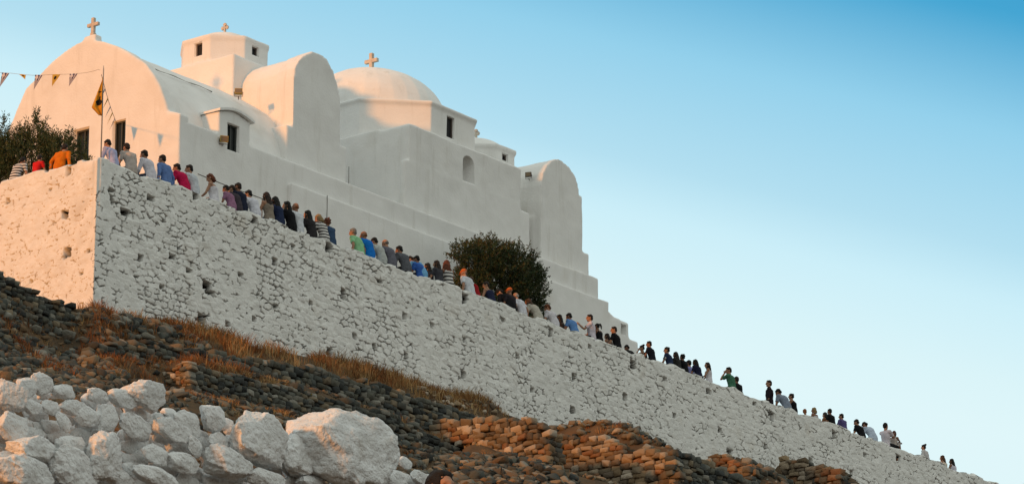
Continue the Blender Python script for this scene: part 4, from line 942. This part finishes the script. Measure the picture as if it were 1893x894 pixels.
# three people on the short side of the terrace, backs to the photographer's left
for (hx, hy, lean, arms, sex, shirt, sleeve, hair, hc, legs, sz, label, yaw) in (
    (45, 288, 34, 'lap', 'm', 'stripe', 'short', 'short', 'black', JN, 1.0, 'man in a black and white striped T-shirt on the sunlit short side of the wall', -88),
    (75, 288, 20, 'lap', 'f', (0.62, 0.02, 0.02), 'short', 'short', 'black', BT, 0.8, 'child in a bright red top on the sunlit short side of the wall', -80),
    (122, 263, 30, 'brace', 'm', (0.62, 0.16, 0.01), 'long', 'short', 'dark', JN, 1.05, 'man in an orange shirt in front of the oleander', -75)):
    k = (sex, lean, 0, 10, arms, 'sit'); _, J, f = body_mesh(k)
    top = J['head']+J['Rh'] @ np.array((0, 0, 0.125)); yw = math.radians(yaw); off = np.array((top[0]*math.cos(yw)-top[1]*math.sin(yw), top[0]*math.sin(yw)+top[1]*math.cos(yw), top[2]))
    q = onX(hx, hy, 0.30+off[0]*sz); z_ = q[2]-off[2]*sz
    X_ = 0.30
    if z_ < -0.06: X_ = 0.84; q = onX(hx, hy, X_+off[0]*sz); z_ = q[2]-off[2]*sz
    person(k, (X_, q[1]-off[1]*sz, min(max(z_, -0.42), 0.06)), yw, sz, label, 'skin', shirt, sleeve, hair, hc, legs)
# walker close to the camera, only the top of the head inside the frame
k = ('m', 0, 15, 0, 'hang', 'stand'); _, J, f = body_mesh(k)
top = J['head']+J['Rh'] @ np.array((0, 0, 0.125)); q = atD(814, 869, 26.0); yw = math.radians(172)-TH
sz = 1.04
person(k, (q[0], q[1], q[2]-top[2]*sz), math.pi-TH*0+math.radians(-30), sz, 'dark haired person whose head top shows at the bottom edge beside the white boulders', 'skin', (0.2, 0.2, 0.25), 'short', 'short', 'black', JN, True, None)
# ------------------------------------------------------------------ stones
import bmesh
def ico(n):
    b = bmesh.new(); bmesh.ops.create_icosphere(b, subdivisions=n, radius=1.0); b.verts.ensure_lookup_table()
    v = np.array([q.co for q in b.verts]); f = np.array([[l.index for l in q.verts] for q in b.faces]); b.free(); return v, f
ICO = {k: ico(k) for k in (2, 3, 4, 5)}
def hulls(kind, n_, seed):
    """angular stone shapes: convex hulls of scattered points, all triangles"""
    g_ = np.random.default_rng(seed); out = []
    for _ in range(n_):
        if kind == 'block':
            c = np.array([(a, b, d) for a in (-1, 1) for b in (-1, 1) for d in (-1, 1)], float)*g_.uniform(0.62, 1.0, (8, 3))
            P_ = np.vstack([c, c*np.array([0.72, 1.12, 0.8])*g_.uniform(0.85, 1.08, (8, 3)), g_.normal(size=(3, 3))*0.1+np.array([(0, -1.12, 0), (0, 0, 1.05), (-1.06, 0, 0)])])
        else:
            u = g_.normal(size=(15, 3)); u /= np.linalg.norm(u, axis=1, keepdims=True); P_ = u/np.maximum(1e-6, (np.abs(u)**4).sum(1)**0.25)[:, None]*g_.uniform(0.82, 1.05, (15, 1))
        b = bmesh.new(); vs = [b.verts.new(p) for p in P_]; r = bmesh.ops.convex_hull(b, input=vs)
        bmesh.ops.delete(b, geom=[e for e in set(r['geom_interior']+r['geom_unused']) if isinstance(e, bmesh.types.BMVert)], context='VERTS')
        bmesh.ops.bevel(b, geom=list(b.edges), offset=0.07, segments=1, affect='EDGES', profile=0.6)
        bmesh.ops.triangulate(b, faces=b.faces); bmesh.ops.recalc_face_normals(b, faces=b.faces); b.verts.index_update()
        out.append((np.array([v.co for v in b.verts]), np.array([[v.index for v in f.verts] for f in b.faces]))); b.free()
    return out
HULL = {'block': hulls('block', 36, 1), 'chunk': hulls('chunk', 36, 2)}
def rocks(cent, size, yaw, kind, seed, tone):
    """N angular stones placed, turned and scaled; returns vertices, triangles and per vertex tone"""
    g_ = np.random.default_rng(seed); H = HULL[kind]; Vs, Fs, Ts = [], [], []; n0 = 0
    for i in range(len(cent)):
        v, f = H[g_.integers(len(H))]; v = v*np.asarray(size[i])
        if kind == 'chunk': tl = g_.uniform(-0.5, 0.5)
        else: tl = g_.normal(0, 0.09)
        c, s_ = math.cos(tl), math.sin(tl); x, y, z = v[:, 0]*c-v[:, 2]*s_, v[:, 1], v[:, 0]*s_+v[:, 2]*c
        c, s_ = math.cos(yaw[i]), math.sin(yaw[i]); v = np.stack([x*c-y*s_, x*s_+y*c, z], 1)+np.asarray(cent[i])
        Vs.append(v); Fs.append(f+n0); Ts.append(np.repeat(tone[i][None], len(v), 0)); n0 += len(v)
    return np.vstack(Vs), np.vstack(Fs), np.vstack(Ts)
GREY = np.array([(0.085, 0.090, 0.080), (0.115, 0.117, 0.102), (0.062, 0.067, 0.062), (0.15, 0.14, 0.115), (0.10, 0.098, 0.08), (0.18, 0.145, 0.10), (0.045, 0.048, 0.046), (0.21, 0.20, 0.17)])
OCHRE = np.array([(0.20, 0.155, 0.105), (0.27, 0.215, 0.155), (0.16, 0.125, 0.085), (0.23, 0.165, 0.10), (0.12, 0.095, 0.07), (0.38, 0.32, 0.25), (0.22, 0.12, 0.065)])
BROWN = np.array([(0.14, 0.10, 0.065), (0.10, 0.08, 0.06), (0.18, 0.12, 0.07), (0.08, 0.075, 0.065)])
def drywall(name, label, faces, seed, group='dry stone terrace walls'):
    """faces: (origin function s->(x,y), length, top(s), bottom(s), outward normal, batter, palette, stone size)"""
    g_ = np.random.default_rng(seed); C_, Z_, Y_, T_ = [], [], [], []
    core = MB()
    for (p0, p1, top, bot, nrm, batter, pal, ss) in faces:
        p0 = np.array(p0, float); p1 = np.array(p1, float); L_ = np.linalg.norm(p1-p0); d = (p1-p0)/L_; nr = np.array(nrm, float)
        zlo = min(bot(s_) for s_ in np.linspace(0, L_, 20)); zhi = max(top(s_) for s_ in np.linspace(0, L_, 20))
        z = zlo
        while z < zhi+0.05:
            hgt = g_.uniform(0.62, 1.0)*ss*0.62; s_ = -g_.uniform(0, ss*0.6)
            while s_ < L_:
                w = g_.uniform(0.55, 1.35)*ss; c = s_+w/2; zz = z+hgt/2+g_.normal(0, 0.02)
                if 0 < c < L_ and bot(c)-0.1 < zz < top(c)+g_.normal(0, 0.04):
                    k_ = (zz-bot(c)); h2 = hgt*g_.uniform(0.85, 1.25)
                    pos = p0+d*c-nr*(0.10+batter*k_)+nr*g_.normal(0, 0.025)
                    C_.append((pos[0], pos[1], zz)); Z_.append((w*0.535, 0.19, h2*0.585)); Y_.append(math.atan2(d[1], d[0])+g_.normal(0, 0.10)); T_.append(pal[g_.integers(0, len(pal))]*g_.uniform(0.7, 1.25))
                s_ += w*0.97
            z += hgt*0.93
        ns = max(2, int(L_/0.5)); pts = []
        ls = np.linspace(0.28, L_-0.28, ns)
        Vv = []; Ff = []
        for s_ in ls:
            q = p0+d*s_; kk = top(s_)-bot(s_)
            a = q-nr*0.16; b = q-nr*(0.16+batter*kk); c2 = q-nr*0.62
            Vv += [(a[0], a[1], bot(s_)-0.4), (b[0], b[1], top(s_)-0.10), (c2[0], c2[1], top(s_)-0.12), (c2[0], c2[1], bot(s_)-0.4)]
        for i in range(ns-1):
            for j in range(4): Ff.append((i*4+j, i*4+(j+1) % 4, (i+1)*4+(j+1) % 4, (i+1)*4+j))
        Ff += [(0, 1, 2, 3), tuple((ns-1)*4+j for j in (3, 2, 1, 0))]
        core.add(Vv, Ff)
    V_, F3, T2 = rocks(C_, Z_, Y_, 'block', seed, np.array(T_))
    o = link(name, fast_mesh(name, V_, F3, T2), 'stone')
    core.build('core', 'soil', o)
    tag(o, label, 'dry stone wall', group); return o
def zc_(pts, Y):                # z along X on plane Y through image points
    q = np.array([onY(x, y, Y) for x, y in pts]); return q[:, 0], q[:, 2]
def along(pts_top, pts_bot, Y):
    tx, tz = zc_(pts_top, Y); bx_, bz = zc_(pts_bot, Y)
    x0_, x1_ = tx[0], tx[-1]
    return x0_, x1_, (lambda s_: float(np.interp(x0_+s_, tx, tz))), (lambda s_: float(np.interp(x0_+s_, bx_, bz)))
# upper dark wall below the grass strip
x0_, x1_, t_, b_ = along([(170, 640), (210, 632), (270, 632), (360, 645), (440, 656), (500, 666), (600, 684), (700, 709), (780, 732), (860, 758), (930, 782)],
                         [(170, 668), (350, 676), (450, 698), (560, 722), (640, 745), (740, 782), (840, 812), (930, 830)], -1.9)
drywall('dry_stone_wall', 'long dark dry stone wall running just below the strip of dry grass', [((x0_, -1.9), (x1_, -1.9), t_, b_, (0, -1), 0.12, GREY, 0.31)], 11)
x0_, x1_, t_, b_ = along([(-160, 452), (-60, 480), (0, 503), (20, 505), (40, 516), (70, 535), (100, 551), (140, 566), (192, 572)], [(-160, 560), (-60, 590), (0, 606), (60, 636), (120, 655), (192, 650)], -0.7)
drywall('dry_stone_wall', 'dark dry stone bank at the left edge in front of the sunlit side of the white wall', [((x0_, -0.7), (x1_, -0.7), t_, b_, (0, -1), 0.12, np.vstack([GREY, GREY, BROWN]), 0.27)], 17)
# lower dark wall whose left end catches the sun, partly put in by ochre tones
x0_, x1_, t_, b_ = along([(350, 673), (450, 694), (560, 716), (650, 740), (740, 770), (800, 800), (860, 836)], [(350, 726), (450, 752), (560, 772), (640, 785), (740, 830), (860, 885)], -3.2)
ex0 = x0_; tz0 = t_(0); bz0 = b_(0)
drywall('dry_stone_wall', 'lower dark dry stone wall with a square sunlit orange left end', [
    ((x0_, -3.2), (x1_, -3.2), t_, b_, (0, -1), 0.15, GREY, 0.31),
    ((x0_, -1.7), (x0_, -3.2), lambda s_: tz0+0.03, lambda s_: bz0-0.05, (-1, 0), 0.03, OCHRE, 0.22)], 12)
def across(pts_top, pts_bot, X):   # lit face on plane X, from left (large Y) to right
    q = np.array([onX(x, y, X) for x, y in pts_top]); p = np.array([onX(x, y, X) for x, y in pts_bot])
    y0, y1 = q[0, 1], q[-1, 1]
    return y0, y1, (lambda s_: float(np.interp(-(y0-s_), -q[:, 1], q[:, 2]))), (lambda s_: float(np.interp(-(y0-s_), -p[:, 1], p[:, 2])))
y0, y1, t_, b_ = across(C_TOP, C_BOT, Xc); zt1 = t_(y0-y1)-0.05; zb1 = b_(y0-y1)-0.2
drywall('dry_stone_wall', 'sunlit ochre dry stone wall with a nearly level top, left of the two ochre walls with square corners', [((Xc, y0), (Xc, y1), t_, b_, (-1, 0), 0.12, OCHRE, 0.33), ((Xc+0.1, y1), (Xc+0.85, y1), lambda s_: zt1, lambda s_: zb1, (0, -1), 0.05, BROWN, 0.30)], 13)
y0, y1, t_, b_ = across(D_TOP, D_BOT, Xd)
x0_, x1_, t2, b2 = along([(1247, 826), (1275, 838), (1310, 848), (1350, 868), (1400, 890)], [(1247, 925), (1400, 960)], -7.4)
drywall('dry_stone_wall', 'large sunlit ochre dry stone wall with a square corner and a dark shaded return at the bottom right', [
    ((Xd, y0), (Xd, y1), t_, b_, (-1, 0), 0.06, OCHRE, 0.35), ((x0_, -7.4), (x1_, -7.4), t2, b2, (0, -1), 0.06, GREY, 0.34)], 14)  # grey tones put the shade of the return into its stone colour
y0, y1, t_, b_ = across(G_TOP, G_BOT, Xg)
x0_, x1_, t2, b2 = along([(1392, 858), (1420, 864), (1446, 878), (1480, 896)], [(1392, 930), (1480, 950)], -4.0)
drywall('dry_stone_wall', 'small broken ochre wall end with dark rubble on its right, between the two square corners', [
    ((Xg, y0), (Xg, y1), t_, b_, (-1, 0), 0.08, OCHRE, 0.32), ((x0_, -4.0), (x1_, -4.0), t2, b2, (0, -1), 0.10, GREY, 0.34)], 15)  # sun face ochre, return grey: part of the shade is in the palette
y0, y1, t_, b_ = across(F_TOP, F_BOT, Xf)
x0_, x1_, t2, b2 = along([(1556, 868), (1562, 880), (1590, 900)], [(1556, 930), (1590, 945)], -3.3)
drywall('dry_stone_wall', 'rightmost sunlit ochre dry stone wall with a flat capstone, at the foot of the white wall', [
    ((Xf, y0), (Xf, y1), t_, b_, (-1, 0), 0.05, OCHRE, 0.33), ((x0_, -3.3), (x1_, -3.3), t2, b2, (0, -1), 0.08, GREY, 0.34)], 16)  # the grey palette of the return carries part of its shade
# loose rubble and dry grass on the slopes
def scatter(n_, xr, yr, seed, smin, smax, pal, name, sub=2, keep=None, sink=0.25):
    g_ = np.random.default_rng(seed); X_ = g_.uniform(*xr, n_); Y_ = g_.uniform(*yr, n_)
    if keep is not None: k_ = keep(X_, Y_); X_, Y_ = X_[k_], Y_[k_]
    n_ = len(X_); Z_ = ground(X_, Y_); r = smin+(smax-smin)*g_.beta(1.0, 2.0, n_)
    size = np.stack([r*g_.uniform(0.8, 1.3, n_), r*g_.uniform(0.8, 1.2, n_), r*g_.uniform(0.55, 0.9, n_)], 1)
    return rocks(np.stack([X_, Y_, Z_+r*sink], 1), size, g_.uniform(0, 6.28, n_), 'chunk', seed, pal[g_.integers(0, len(pal), n_)]*g_.uniform(0.75, 1.25, (n_, 1)))
parts = []
MIX = np.vstack([GREY, GREY, BROWN])
parts.append(scatter(500, (-7, 1.6), (-7.0, -1.8), 39, 0.03, 0.13, MIX, 'r'))
parts.append(scatter(1600, (-7, 4), (-11, -3.6), 40, 0.04, 0.20, MIX, 'r', keep=lambda X, Y: (X < 1.6) | (Y < -5)))
parts.append(scatter(3000, (-9, 3.5), (-5.5, -0.35), 31, 0.04, 0.24, MIX, 'r', keep=lambda X, Y: ~((X > XS-2.2) & (Y < -1.5)) & ~((X > XS-0.1) & (Y < -2.0))))
parts.append(scatter(1500, (1.5, 11.5), (-8.5, -3.75), 33, 0.05, 0.26, MIX, 'r'))
parts.append(scatter(900, (9, 15), (-10, -5.0), 38, 0.05, 0.28, MIX, 'r', keep=lambda X, Y: X < Xc-0.1))
parts.append(scatter(350, (1.5, 12), (-2.75, -2.2), 34, 0.03, 0.11, BROWN, 'r'))
parts.append(scatter(1300, (11.5, 18), (-7.5, -0.8), 35, 0.04, 0.18, OCHRE, 'r', keep=lambda X, Y: (X > Xc+0.5) & (X < Xd-0.3)))
parts.append(scatter(1200, (17, 25), (-7.5, -0.8), 41, 0.05, 0.24, np.vstack([GREY, OCHRE[:3]]), 'r', keep=lambda X, Y: X > Xd+0.4))
parts.append(scatter(900, (22, 38), (-7.5, -0.9), 36, 0.05, 0.24, MIX, 'r'))
parts.append(scatter(900, (-10, 14), (-14, -5.5), 37, 0.05, 0.24, MIX, 'r', keep=lambda X, Y: (X < Xc-0.1) | (Y < -9)))
V_, F3, T_ = [], [], []; n0 = 0
for a_, b_, c_ in parts: V_.append(a_); F3.append(b_+n0); T_.append(c_); n0 += len(a_)
rb = link('rubble', fast_mesh('rubble', np.vstack(V_), np.vstack(F3), np.vstack(T_)), 'stone')
rb['kind'] = 'stuff'
def grass(name, X_, Y_, hgt, seed, pal, dens=1):
    g_ = np.random.default_rng(seed); n_ = len(X_); Z_ = ground(X_, Y_)
    a = g_.uniform(0, 6.28, n_); w = g_.uniform(0.006, 0.014, n_); ln = np.abs(g_.normal(0, 0.30, n_)); la = g_.uniform(0, 6.28, n_)
    b = np.stack([X_, Y_, Z_-0.04], 1); sd_ = np.stack([np.cos(a)*w, np.sin(a)*w, 0*a], 1)
    mid = b+np.stack([np.cos(la)*ln*hgt*0.35, np.sin(la)*ln*hgt*0.35, hgt*0.6], 1); tip = b+np.stack([np.cos(la)*ln*hgt*1.1, np.sin(la)*ln*hgt*1.1, hgt*(1-ln*0.25)], 1)
    V_ = np.stack([b-sd_, b+sd_, mid+sd_*0.7, mid-sd_*0.7, tip+sd_*0.15, tip-sd_*0.15], 1)
    base = (np.arange(n_)*6)[:, None]; F4 = np.concatenate([base+np.array([[0, 1, 2, 3]]), base+np.array([[3, 2, 4, 5]])], 0)
    t = pal[g_.integers(0, len(pal), n_)]*g_.uniform(0.7, 1.3, (n_, 1))
    return V_.reshape(-1, 3), F4, np.repeat(t, 6, 0)
STRAW = np.array([(0.40, 0.24, 0.10), (0.30, 0.155, 0.06), (0.46, 0.31, 0.15), (0.22, 0.12, 0.05), (0.34, 0.21, 0.09)])
RUST = np.array([(0.24, 0.095, 0.035), (0.18, 0.075, 0.03), (0.28, 0.13, 0.05), (0.14, 0.07, 0.03)])
G = []
g_ = np.random.default_rng(5)
def tufts(n_, xr, yfun, hrange, nb, seed, pal, clump=0.5, bias=0.55):
    """tussocks: every one a fan of blades of its own height and tint"""
    g2 = np.random.default_rng(seed); cx_ = g2.uniform(*xr, n_); cy_ = yfun(g2, n_)
    cl = fbm(np.stack([cx_*0.6, cy_*0.7, cx_*0+seed], -1), 2); k_ = g2.random(n_) < bias+clump*cl*1.6; cx_, cy_, cl = cx_[k_], cy_[k_], cl[k_]
    th = g2.uniform(*hrange, len(cx_))*np.clip(1+0.9*cl, 0.45, 1.7)*np.clip(1.15-cx_/38, 0.45, 1); tp = pal[g2.integers(0, len(pal), len(cx_))]
    m_ = g2.integers(nb//2, nb*2, len(cx_)); ix = np.repeat(np.arange(len(cx_)), m_); N_ = len(ix)
    sp = 0.05+0.10*th[ix]; ox_ = g2.normal(0, 1, N_)*sp; oy_ = g2.normal(0, 1, N_)*sp; X_ = cx_[ix]+ox_; Y_ = np.minimum(cy_[ix]+oy_, -0.015 if yfun is wallfoot else 9)
    Z_ = ground(X_, Y_); hh = th[ix]*g2.uniform(0.35, 1.15, N_)
    lx = ox_/sp*0.16*hh+g2.normal(0, 0.13, N_)*hh; ly = oy_/sp*0.16*hh+g2.normal(0, 0.13, N_)*hh
    a = g2.uniform(0, 6.28, N_); w = g2.uniform(0.004, 0.011, N_); b = np.stack([X_, Y_, Z_-0.04], 1); sd_ = np.stack([np.cos(a)*w, np.sin(a)*w, 0*a], 1)
    mid = b+np.stack([lx*0.3, ly*0.3, hh*0.6], 1); tip = b+np.stack([lx*1.3, ly*1.3, hh*g2.uniform(0.8, 1.0, N_)], 1)
    V_ = np.stack([b-sd_, b+sd_, mid+sd_*0.8, mid-sd_*0.8, tip+sd_*0.25, tip-sd_*0.25], 1); base = (np.arange(N_)*6)[:, None]
    F4 = np.concatenate([base+np.array([[0, 1, 2, 3]]), base+np.array([[3, 2, 4, 5]])], 0)
    t_ = tp[ix]*g2.uniform(0.75, 1.25, (N_, 1)); G.append((V_.reshape(-1, 3), F4, np.repeat(t_, 6, 0)))
def wallfoot(g2, n_): return -g2.beta(1.0, 1.8, n_)*1.5-0.02
tufts(2600, (-0.8, 31), wallfoot, (0.06, 0.40), 15, 51, np.vstack([STRAW, STRAW, RUST]), 1.2, 0.52)
tufts(1500, (-4.5, 5), lambda g2, n_: g2.uniform(-3.0, -0.1, n_), (0.08, 0.34), 16, 52, np.vstack([RUST, RUST, STRAW[:2]]), 0.8, 0.6)
tufts(1500, (-9, 34), lambda g2, n_: g2.uniform(-9, -2.0, n_), (0.05, 0.24), 12, 53, np.vstack([STRAW, RUST]), 0.9, 0.3)
tufts(900, (12.5, 24), lambda g2, n_: g2.uniform(-6.5, -0.8, n_), (0.06, 0.22), 14, 54, np.vstack([RUST, STRAW[1:2], RUST]), 0.9, 0.5)
tufts(700, (-7, 3), lambda g2, n_: g2.uniform(-6.5, -1.6, n_), (0.05, 0.2), 14, 57, np.vstack([STRAW, RUST]), 0.9, 0.4)
tufts(1100, (1.0, 13), lambda g2, n_: g2.uniform(-2.8, -2.15, n_), (0.05, 0.16), 14, 56, STRAW, 0.7, 0.55)
tufts(700, (1.0, 13), lambda g2, n_: g2.uniform(-4.1, -3.5, n_), (0.05, 0.16), 14, 58, STRAW, 0.7, 0.5)
tufts(300, (20, 38), lambda g2, n_: g2.uniform(-4.5, -0.8, n_), (0.06, 0.25), 14, 55, np.vstack([STRAW, RUST]), 0.9, 0.5)
V_, F3, T_ = [], [], []; n0 = 0
for a_, b_, c_ in G: V_.append(a_); F3.append(b_+n0); T_.append(c_); n0 += len(a_)
gr = link('dry_grass', fast_mesh('dry_grass', np.vstack(V_), np.vstack(F3), np.vstack(T_)), 'grass'); gr['kind'] = 'stuff'

# ------------------------------------------------------------------ bushes
def bush(name, label, base, blobs, nleaf, llen, lw, upright, seed, pal, nst=14):
    g_ = np.random.default_rng(seed); root = empty(name, base, label, 'bush')
    C_, D_ = [], []
    blobs = [np.array(b, float) for b in blobs]; wt = np.array([b[3]*b[4]*b[5] for b in blobs])**0.8; wt /= wt.sum()
    sprays = int(nleaf/22)
    for _ in range(sprays):
        b = blobs[g_.choice(len(blobs), p=wt)]; u = g_.normal(size=3); u /= np.linalg.norm(u); rr = g_.uniform(0.25, 1.0)**0.45*(1+abs(g_.normal(0, 0.10)))
        c = b[:3]+u*b[3:6]*rr; ax = u*(1-upright)+np.array([0, 0, 1])*upright+g_.normal(0, 0.25, 3); ax /= np.linalg.norm(ax)
        m_ = int(g_.integers(14, 30)); t = g_.uniform(-0.5, 0.5, m_)*llen*3.6
        C_.append(c+ax*t[:, None]+g_.normal(0, llen*0.22, (m_, 3))); D_.append(np.repeat(ax[None], m_, 0)+g_.normal(0, 0.55, (m_, 3)))
    C_ = np.vstack(C_); D_ = np.vstack(D_); D_ /= np.linalg.norm(D_, axis=1, keepdims=True); n_ = len(C_)
    S_ = np.cross(D_, g_.normal(size=(n_, 3))); S_ /= np.linalg.norm(S_, axis=1, keepdims=True); l_ = (llen*g_.uniform(0.6, 1.2, n_))[:, None]; w_ = (lw*g_.uniform(0.7, 1.2, n_))[:, None]
    V_ = np.stack([C_, C_+D_*l_*0.5+S_*w_, C_+D_*l_, C_+D_*l_*0.5-S_*w_], 1).reshape(-1, 3)
    F4 = (np.arange(n_)*4)[:, None]+np.arange(4)[None]
    t = np.repeat(pal[g_.integers(0, len(pal), n_)]*g_.uniform(0.6, 1.3, (n_, 1)), 4, 0)
    link('foliage', fast_mesh('foliage', V_, F4, t), 'leaf', root, (0, 0, 0))
    st = MB(); bs = np.array(base)
    for i in range(nst):
        b = blobs[i % len(blobs)]; u = g_.normal(size=3); e_ = b[:3]+u/np.linalg.norm(u)*b[3:6]*0.75; p0_ = bs+np.array([g_.normal(0, 0.15), g_.normal(0, 0.15), 0]); mid = (p0_+e_)/2+g_.normal(0, 0.12, 3)
        st.tube([p0_, mid, e_], [0.028, 0.018, 0.006], 6)
    st.build('stems', 'twig', root, smooth=True)
    return root
OLE = np.array([(0.036, 0.058, 0.020), (0.050, 0.072, 0.024), (0.028, 0.048, 0.018), (0.070, 0.070, 0.026)])
Yb = 2.0
def B(x, y, Y, rx, ry, rz): q = onY(x, y, Y); return (q[0], q[1], q[2], rx, ry, rz)
q = onY(925, 560, Yb)
bush('shrub', 'large rounded dark green shrub standing against the church between the crowd and the plinth', (q[0], Yb, -0.45),
     [B(925, 520, Yb, 1.05, 0.9, 1.15), B(885, 490, Yb, 0.75, 0.7, 0.75), B(905, 465, Yb, 0.55, 0.6, 0.5), B(950, 500, Yb, 0.75, 0.8, 0.85), B(970, 540, Yb, 0.65, 0.7, 0.95), B(985, 520, Yb, 0.42, 0.5, 0.6), B(850, 465, Yb, 0.36, 0.4, 0.3), B(870, 530, Yb, 0.6, 0.6, 0.7), B(985, 580, Yb, 0.45, 0.5, 0.6), B(940, 580, Yb, 0.9, 0.7, 0.6)],
     85000, 0.078, 0.016, 0.40, 61, np.vstack([OLE, OLE, [(0.085, 0.055, 0.03)]]), 26)
Xb = 3.0
def BX(x, y, X, rx, ry, rz): q = onX(x, y, X); return (q[0], q[1], q[2], rx, ry, rz)
q = onX(60, 330, Xb)
bush('oleander', 'spiky dark green oleander behind the sunlit short side of the wall', (Xb, q[1], -0.45),
     [BX(60, 292, Xb, 0.6, 1.2, 0.62), BX(20, 285, Xb, 0.5, 0.8, 0.7), BX(110, 285, Xb, 0.5, 0.75, 0.55), BX(-20, 300, Xb, 0.6, 0.9, 0.8), BX(140, 298, Xb, 0.35, 0.4, 0.4), BX(65, 250, Xb, 0.25, 0.42, 0.45), BX(35, 258, Xb, 0.25, 0.4, 0.35), BX(88, 262, Xb, 0.25, 0.35, 0.3), BX(10, 245, Xb, 0.13, 0.18, 0.45), BX(67, 228, Xb, 0.08, 0.13, 0.36), BX(48, 245, Xb, 0.08, 0.12, 0.3), BX(100, 255, Xb, 0.08, 0.12, 0.3), BX(125, 258, Xb, 0.08, 0.12, 0.26)],
     32000, 0.11, 0.013, 0.8, 62, OLE, 30)
# little weeds on the wall corner
# ------------------------------------------------------------------ white boulders close to the camera
BIG = [(626, 832, 195, 155), (478, 808, 125, 105), (552, 843, 84, 76), (271, 732, 84, 56), (393, 772, 60, 58), (348, 782, 64, 50), (23, 786, 62, 60), (14, 727, 56, 58), (50, 718, 42, 44), (79, 711, 48, 46), (115, 724, 46, 32), (59, 752, 38, 32), (136, 754, 56, 32), (158, 768, 54, 44), (199, 776, 44, 56), (228, 737, 60, 42), (118, 782, 36, 34), (63, 831, 108, 54), (136, 822, 74, 42), (140, 868, 98, 84), (194, 842, 74, 96), (45, 874, 120, 76), (248, 790, 68, 50), (316, 791, 64, 44), (402, 815, 46, 38), (420, 858, 98, 62), (285, 840, 52, 46), (339, 853, 66, 44), (290, 882, 98, 44), (360, 827, 42, 40), (724, 842, 46, 52), (733, 882, 58, 36), (777, 884, 46, 30), (575, 889, 66, 26), (496, 884, 92, 42), (690, 880, 60, 44), (95, 755, 34, 30), (180, 730, 40, 30), (15, 850, 40, 40), (225, 885, 60, 36)]
LBL = {0: 'largest pale boulder of the white heap, at its right end', 1: 'big split white boulder left of the largest boulder', 2: 'white boulder wedged low between the two biggest boulders', 3: 'long white boulder capping the middle of the heap, apart from the taller right end', 7: 'white boulder cut by the left edge of the frame at the top of the heap', 19: 'tall white boulder at the bottom left with a sunlit left side', 20: 'upright white boulder right of the tall one at the bottom left', 21: 'wide white boulder in the bottom left corner', 17: 'flat wide white boulder at the left, lit orange on its face', 25: 'white boulder low in the middle below a gap, lit pink on top'}
g_ = np.random.default_rng(77)
YW = float(atD(420, 850, 28.0)[1])      # the heap is a tumbled wall running parallel to the terrace wall
def boulder(x, y, w, h, dY, seed, label, group, sub=5, name='boulder', deep=0.42):
    c = onY(x, y, YW+dY); s_ = float((c-CAM) @ F_)/FPX; g2 = np.random.default_rng(seed*7+1)
    hw = w*0.5*s_*(0.99 if sub >= 5 else 0.91); by = hw*deep*g2.uniform(0.8, 1.3); ax = math.sqrt(max(hw*hw-(0.8*by)**2, 0.2*hw*hw))/0.60; hz = h*0.5*s_*(1.02 if sub >= 5 else 0.94)/0.96
    v, f = ICO[sub]; pw = 5.0 if sub >= 5 else 3.2; P_ = v/((np.abs(v)**pw).sum(1)**(1/pw))[:, None]*(0.93 if sub >= 5 else 1)
    P_ = P_*(1+0.14*fbm(P_*1.1+seed, 2))[:, None]
    for q in range(24):
        n_ = g2.normal(size=3); n_ /= np.linalg.norm(n_); d = g2.uniform(0.70, 1.0)
        if q < 3: n_ = np.array([g2.normal(0.26, 0.16), -1, g2.normal(0, 0.25)]); n_ /= np.linalg.norm(n_); d = g2.uniform(0.5, 0.75)
        ex = np.maximum(0, P_ @ n_-d); P_ = P_-ex[:, None]*n_*0.95
    sc = hw/0.25
    if sub >= 4: P_ = P_*(1.03+0.05*fbm(P_*2.4+seed, 2)-0.10*np.abs(fbm(P_*3.6+seed, 2))-0.050*np.abs(fbm(P_*9+seed, 2))+0.016*fbm(P_*24+seed, 2))[:, None]
    else: P_ = P_*(1+0.07*fbm(P_*2+seed, 2)+0.03*fbm(P_*7+seed, 2))[:, None]
    P_ = P_*np.array([ax, by, hz]); a = g2.normal(0, 0.10); t = g2.normal(0, 0.10)
    x_, y_, z_ = P_[:, 0], P_[:, 1], P_[:, 2]; x_, z_ = x_-t*z_, z_+t*x_
    P_ = np.stack([x_*math.cos(a)-y_*math.sin(a), x_*math.sin(a)+y_*math.cos(a), z_], 1)
    o = link(name, fast_mesh(name, P_, f), 'boulder', None, tuple(c), True); tag(o, label, 'boulder', group); return o
for i, (x, y, w, h) in enumerate(BIG):
    dY = 0.10*(890-y)/200-0.05*(max(w, h) > 90)
    if i in LBL: boulder(x, y, w, h, dY, 200+i, LBL[i], 'white boulders in the foreground heap', 5, 'boulder', 0.62)
    else: boulder(x, y, w, h, dY, 200+i, 'middling pale boulder packed into the white heap in the foreground', 'middling boulders in the white heap', 4)
def topline(x): return float(np.interp(x, [-60, 0, 60, 120, 190, 260, 310, 350, 400, 470, 560, 690, 710, 750, 790], [704, 704, 702, 720, 738, 738, 752, 774, 770, 782, 795, 800, 830, 842, 880]))
cnt = 0
for layer, step, r0, r1, dd in ((0, 24, 24, 42, 0.12), (1, 34, 44, 60, 0.30)):
    for yy in np.arange(705, 960, step*0.86):
        for xx in np.arange(-70, 800, step):
            x = xx+g_.uniform(-9, 9); y = yy+g_.uniform(-7, 7)
            if y < topline(x)+(8 if layer == 0 else 26): continue
            if any(((x-bx_)/(bw*0.40))**2+((y-by_)/(bh*0.40))**2 < 1 for bx_, by_, bw, bh in BIG): continue
            r = g_.uniform(r0, r1); boulder(x, y, r*1.2, r*0.9, dd+0.10*(890-y)/200, 400+cnt, 'small pale stone wedged among the bigger boulders of the white heap', 'small stones in the white heap', 3, 'stone', 0.5); cnt += 1
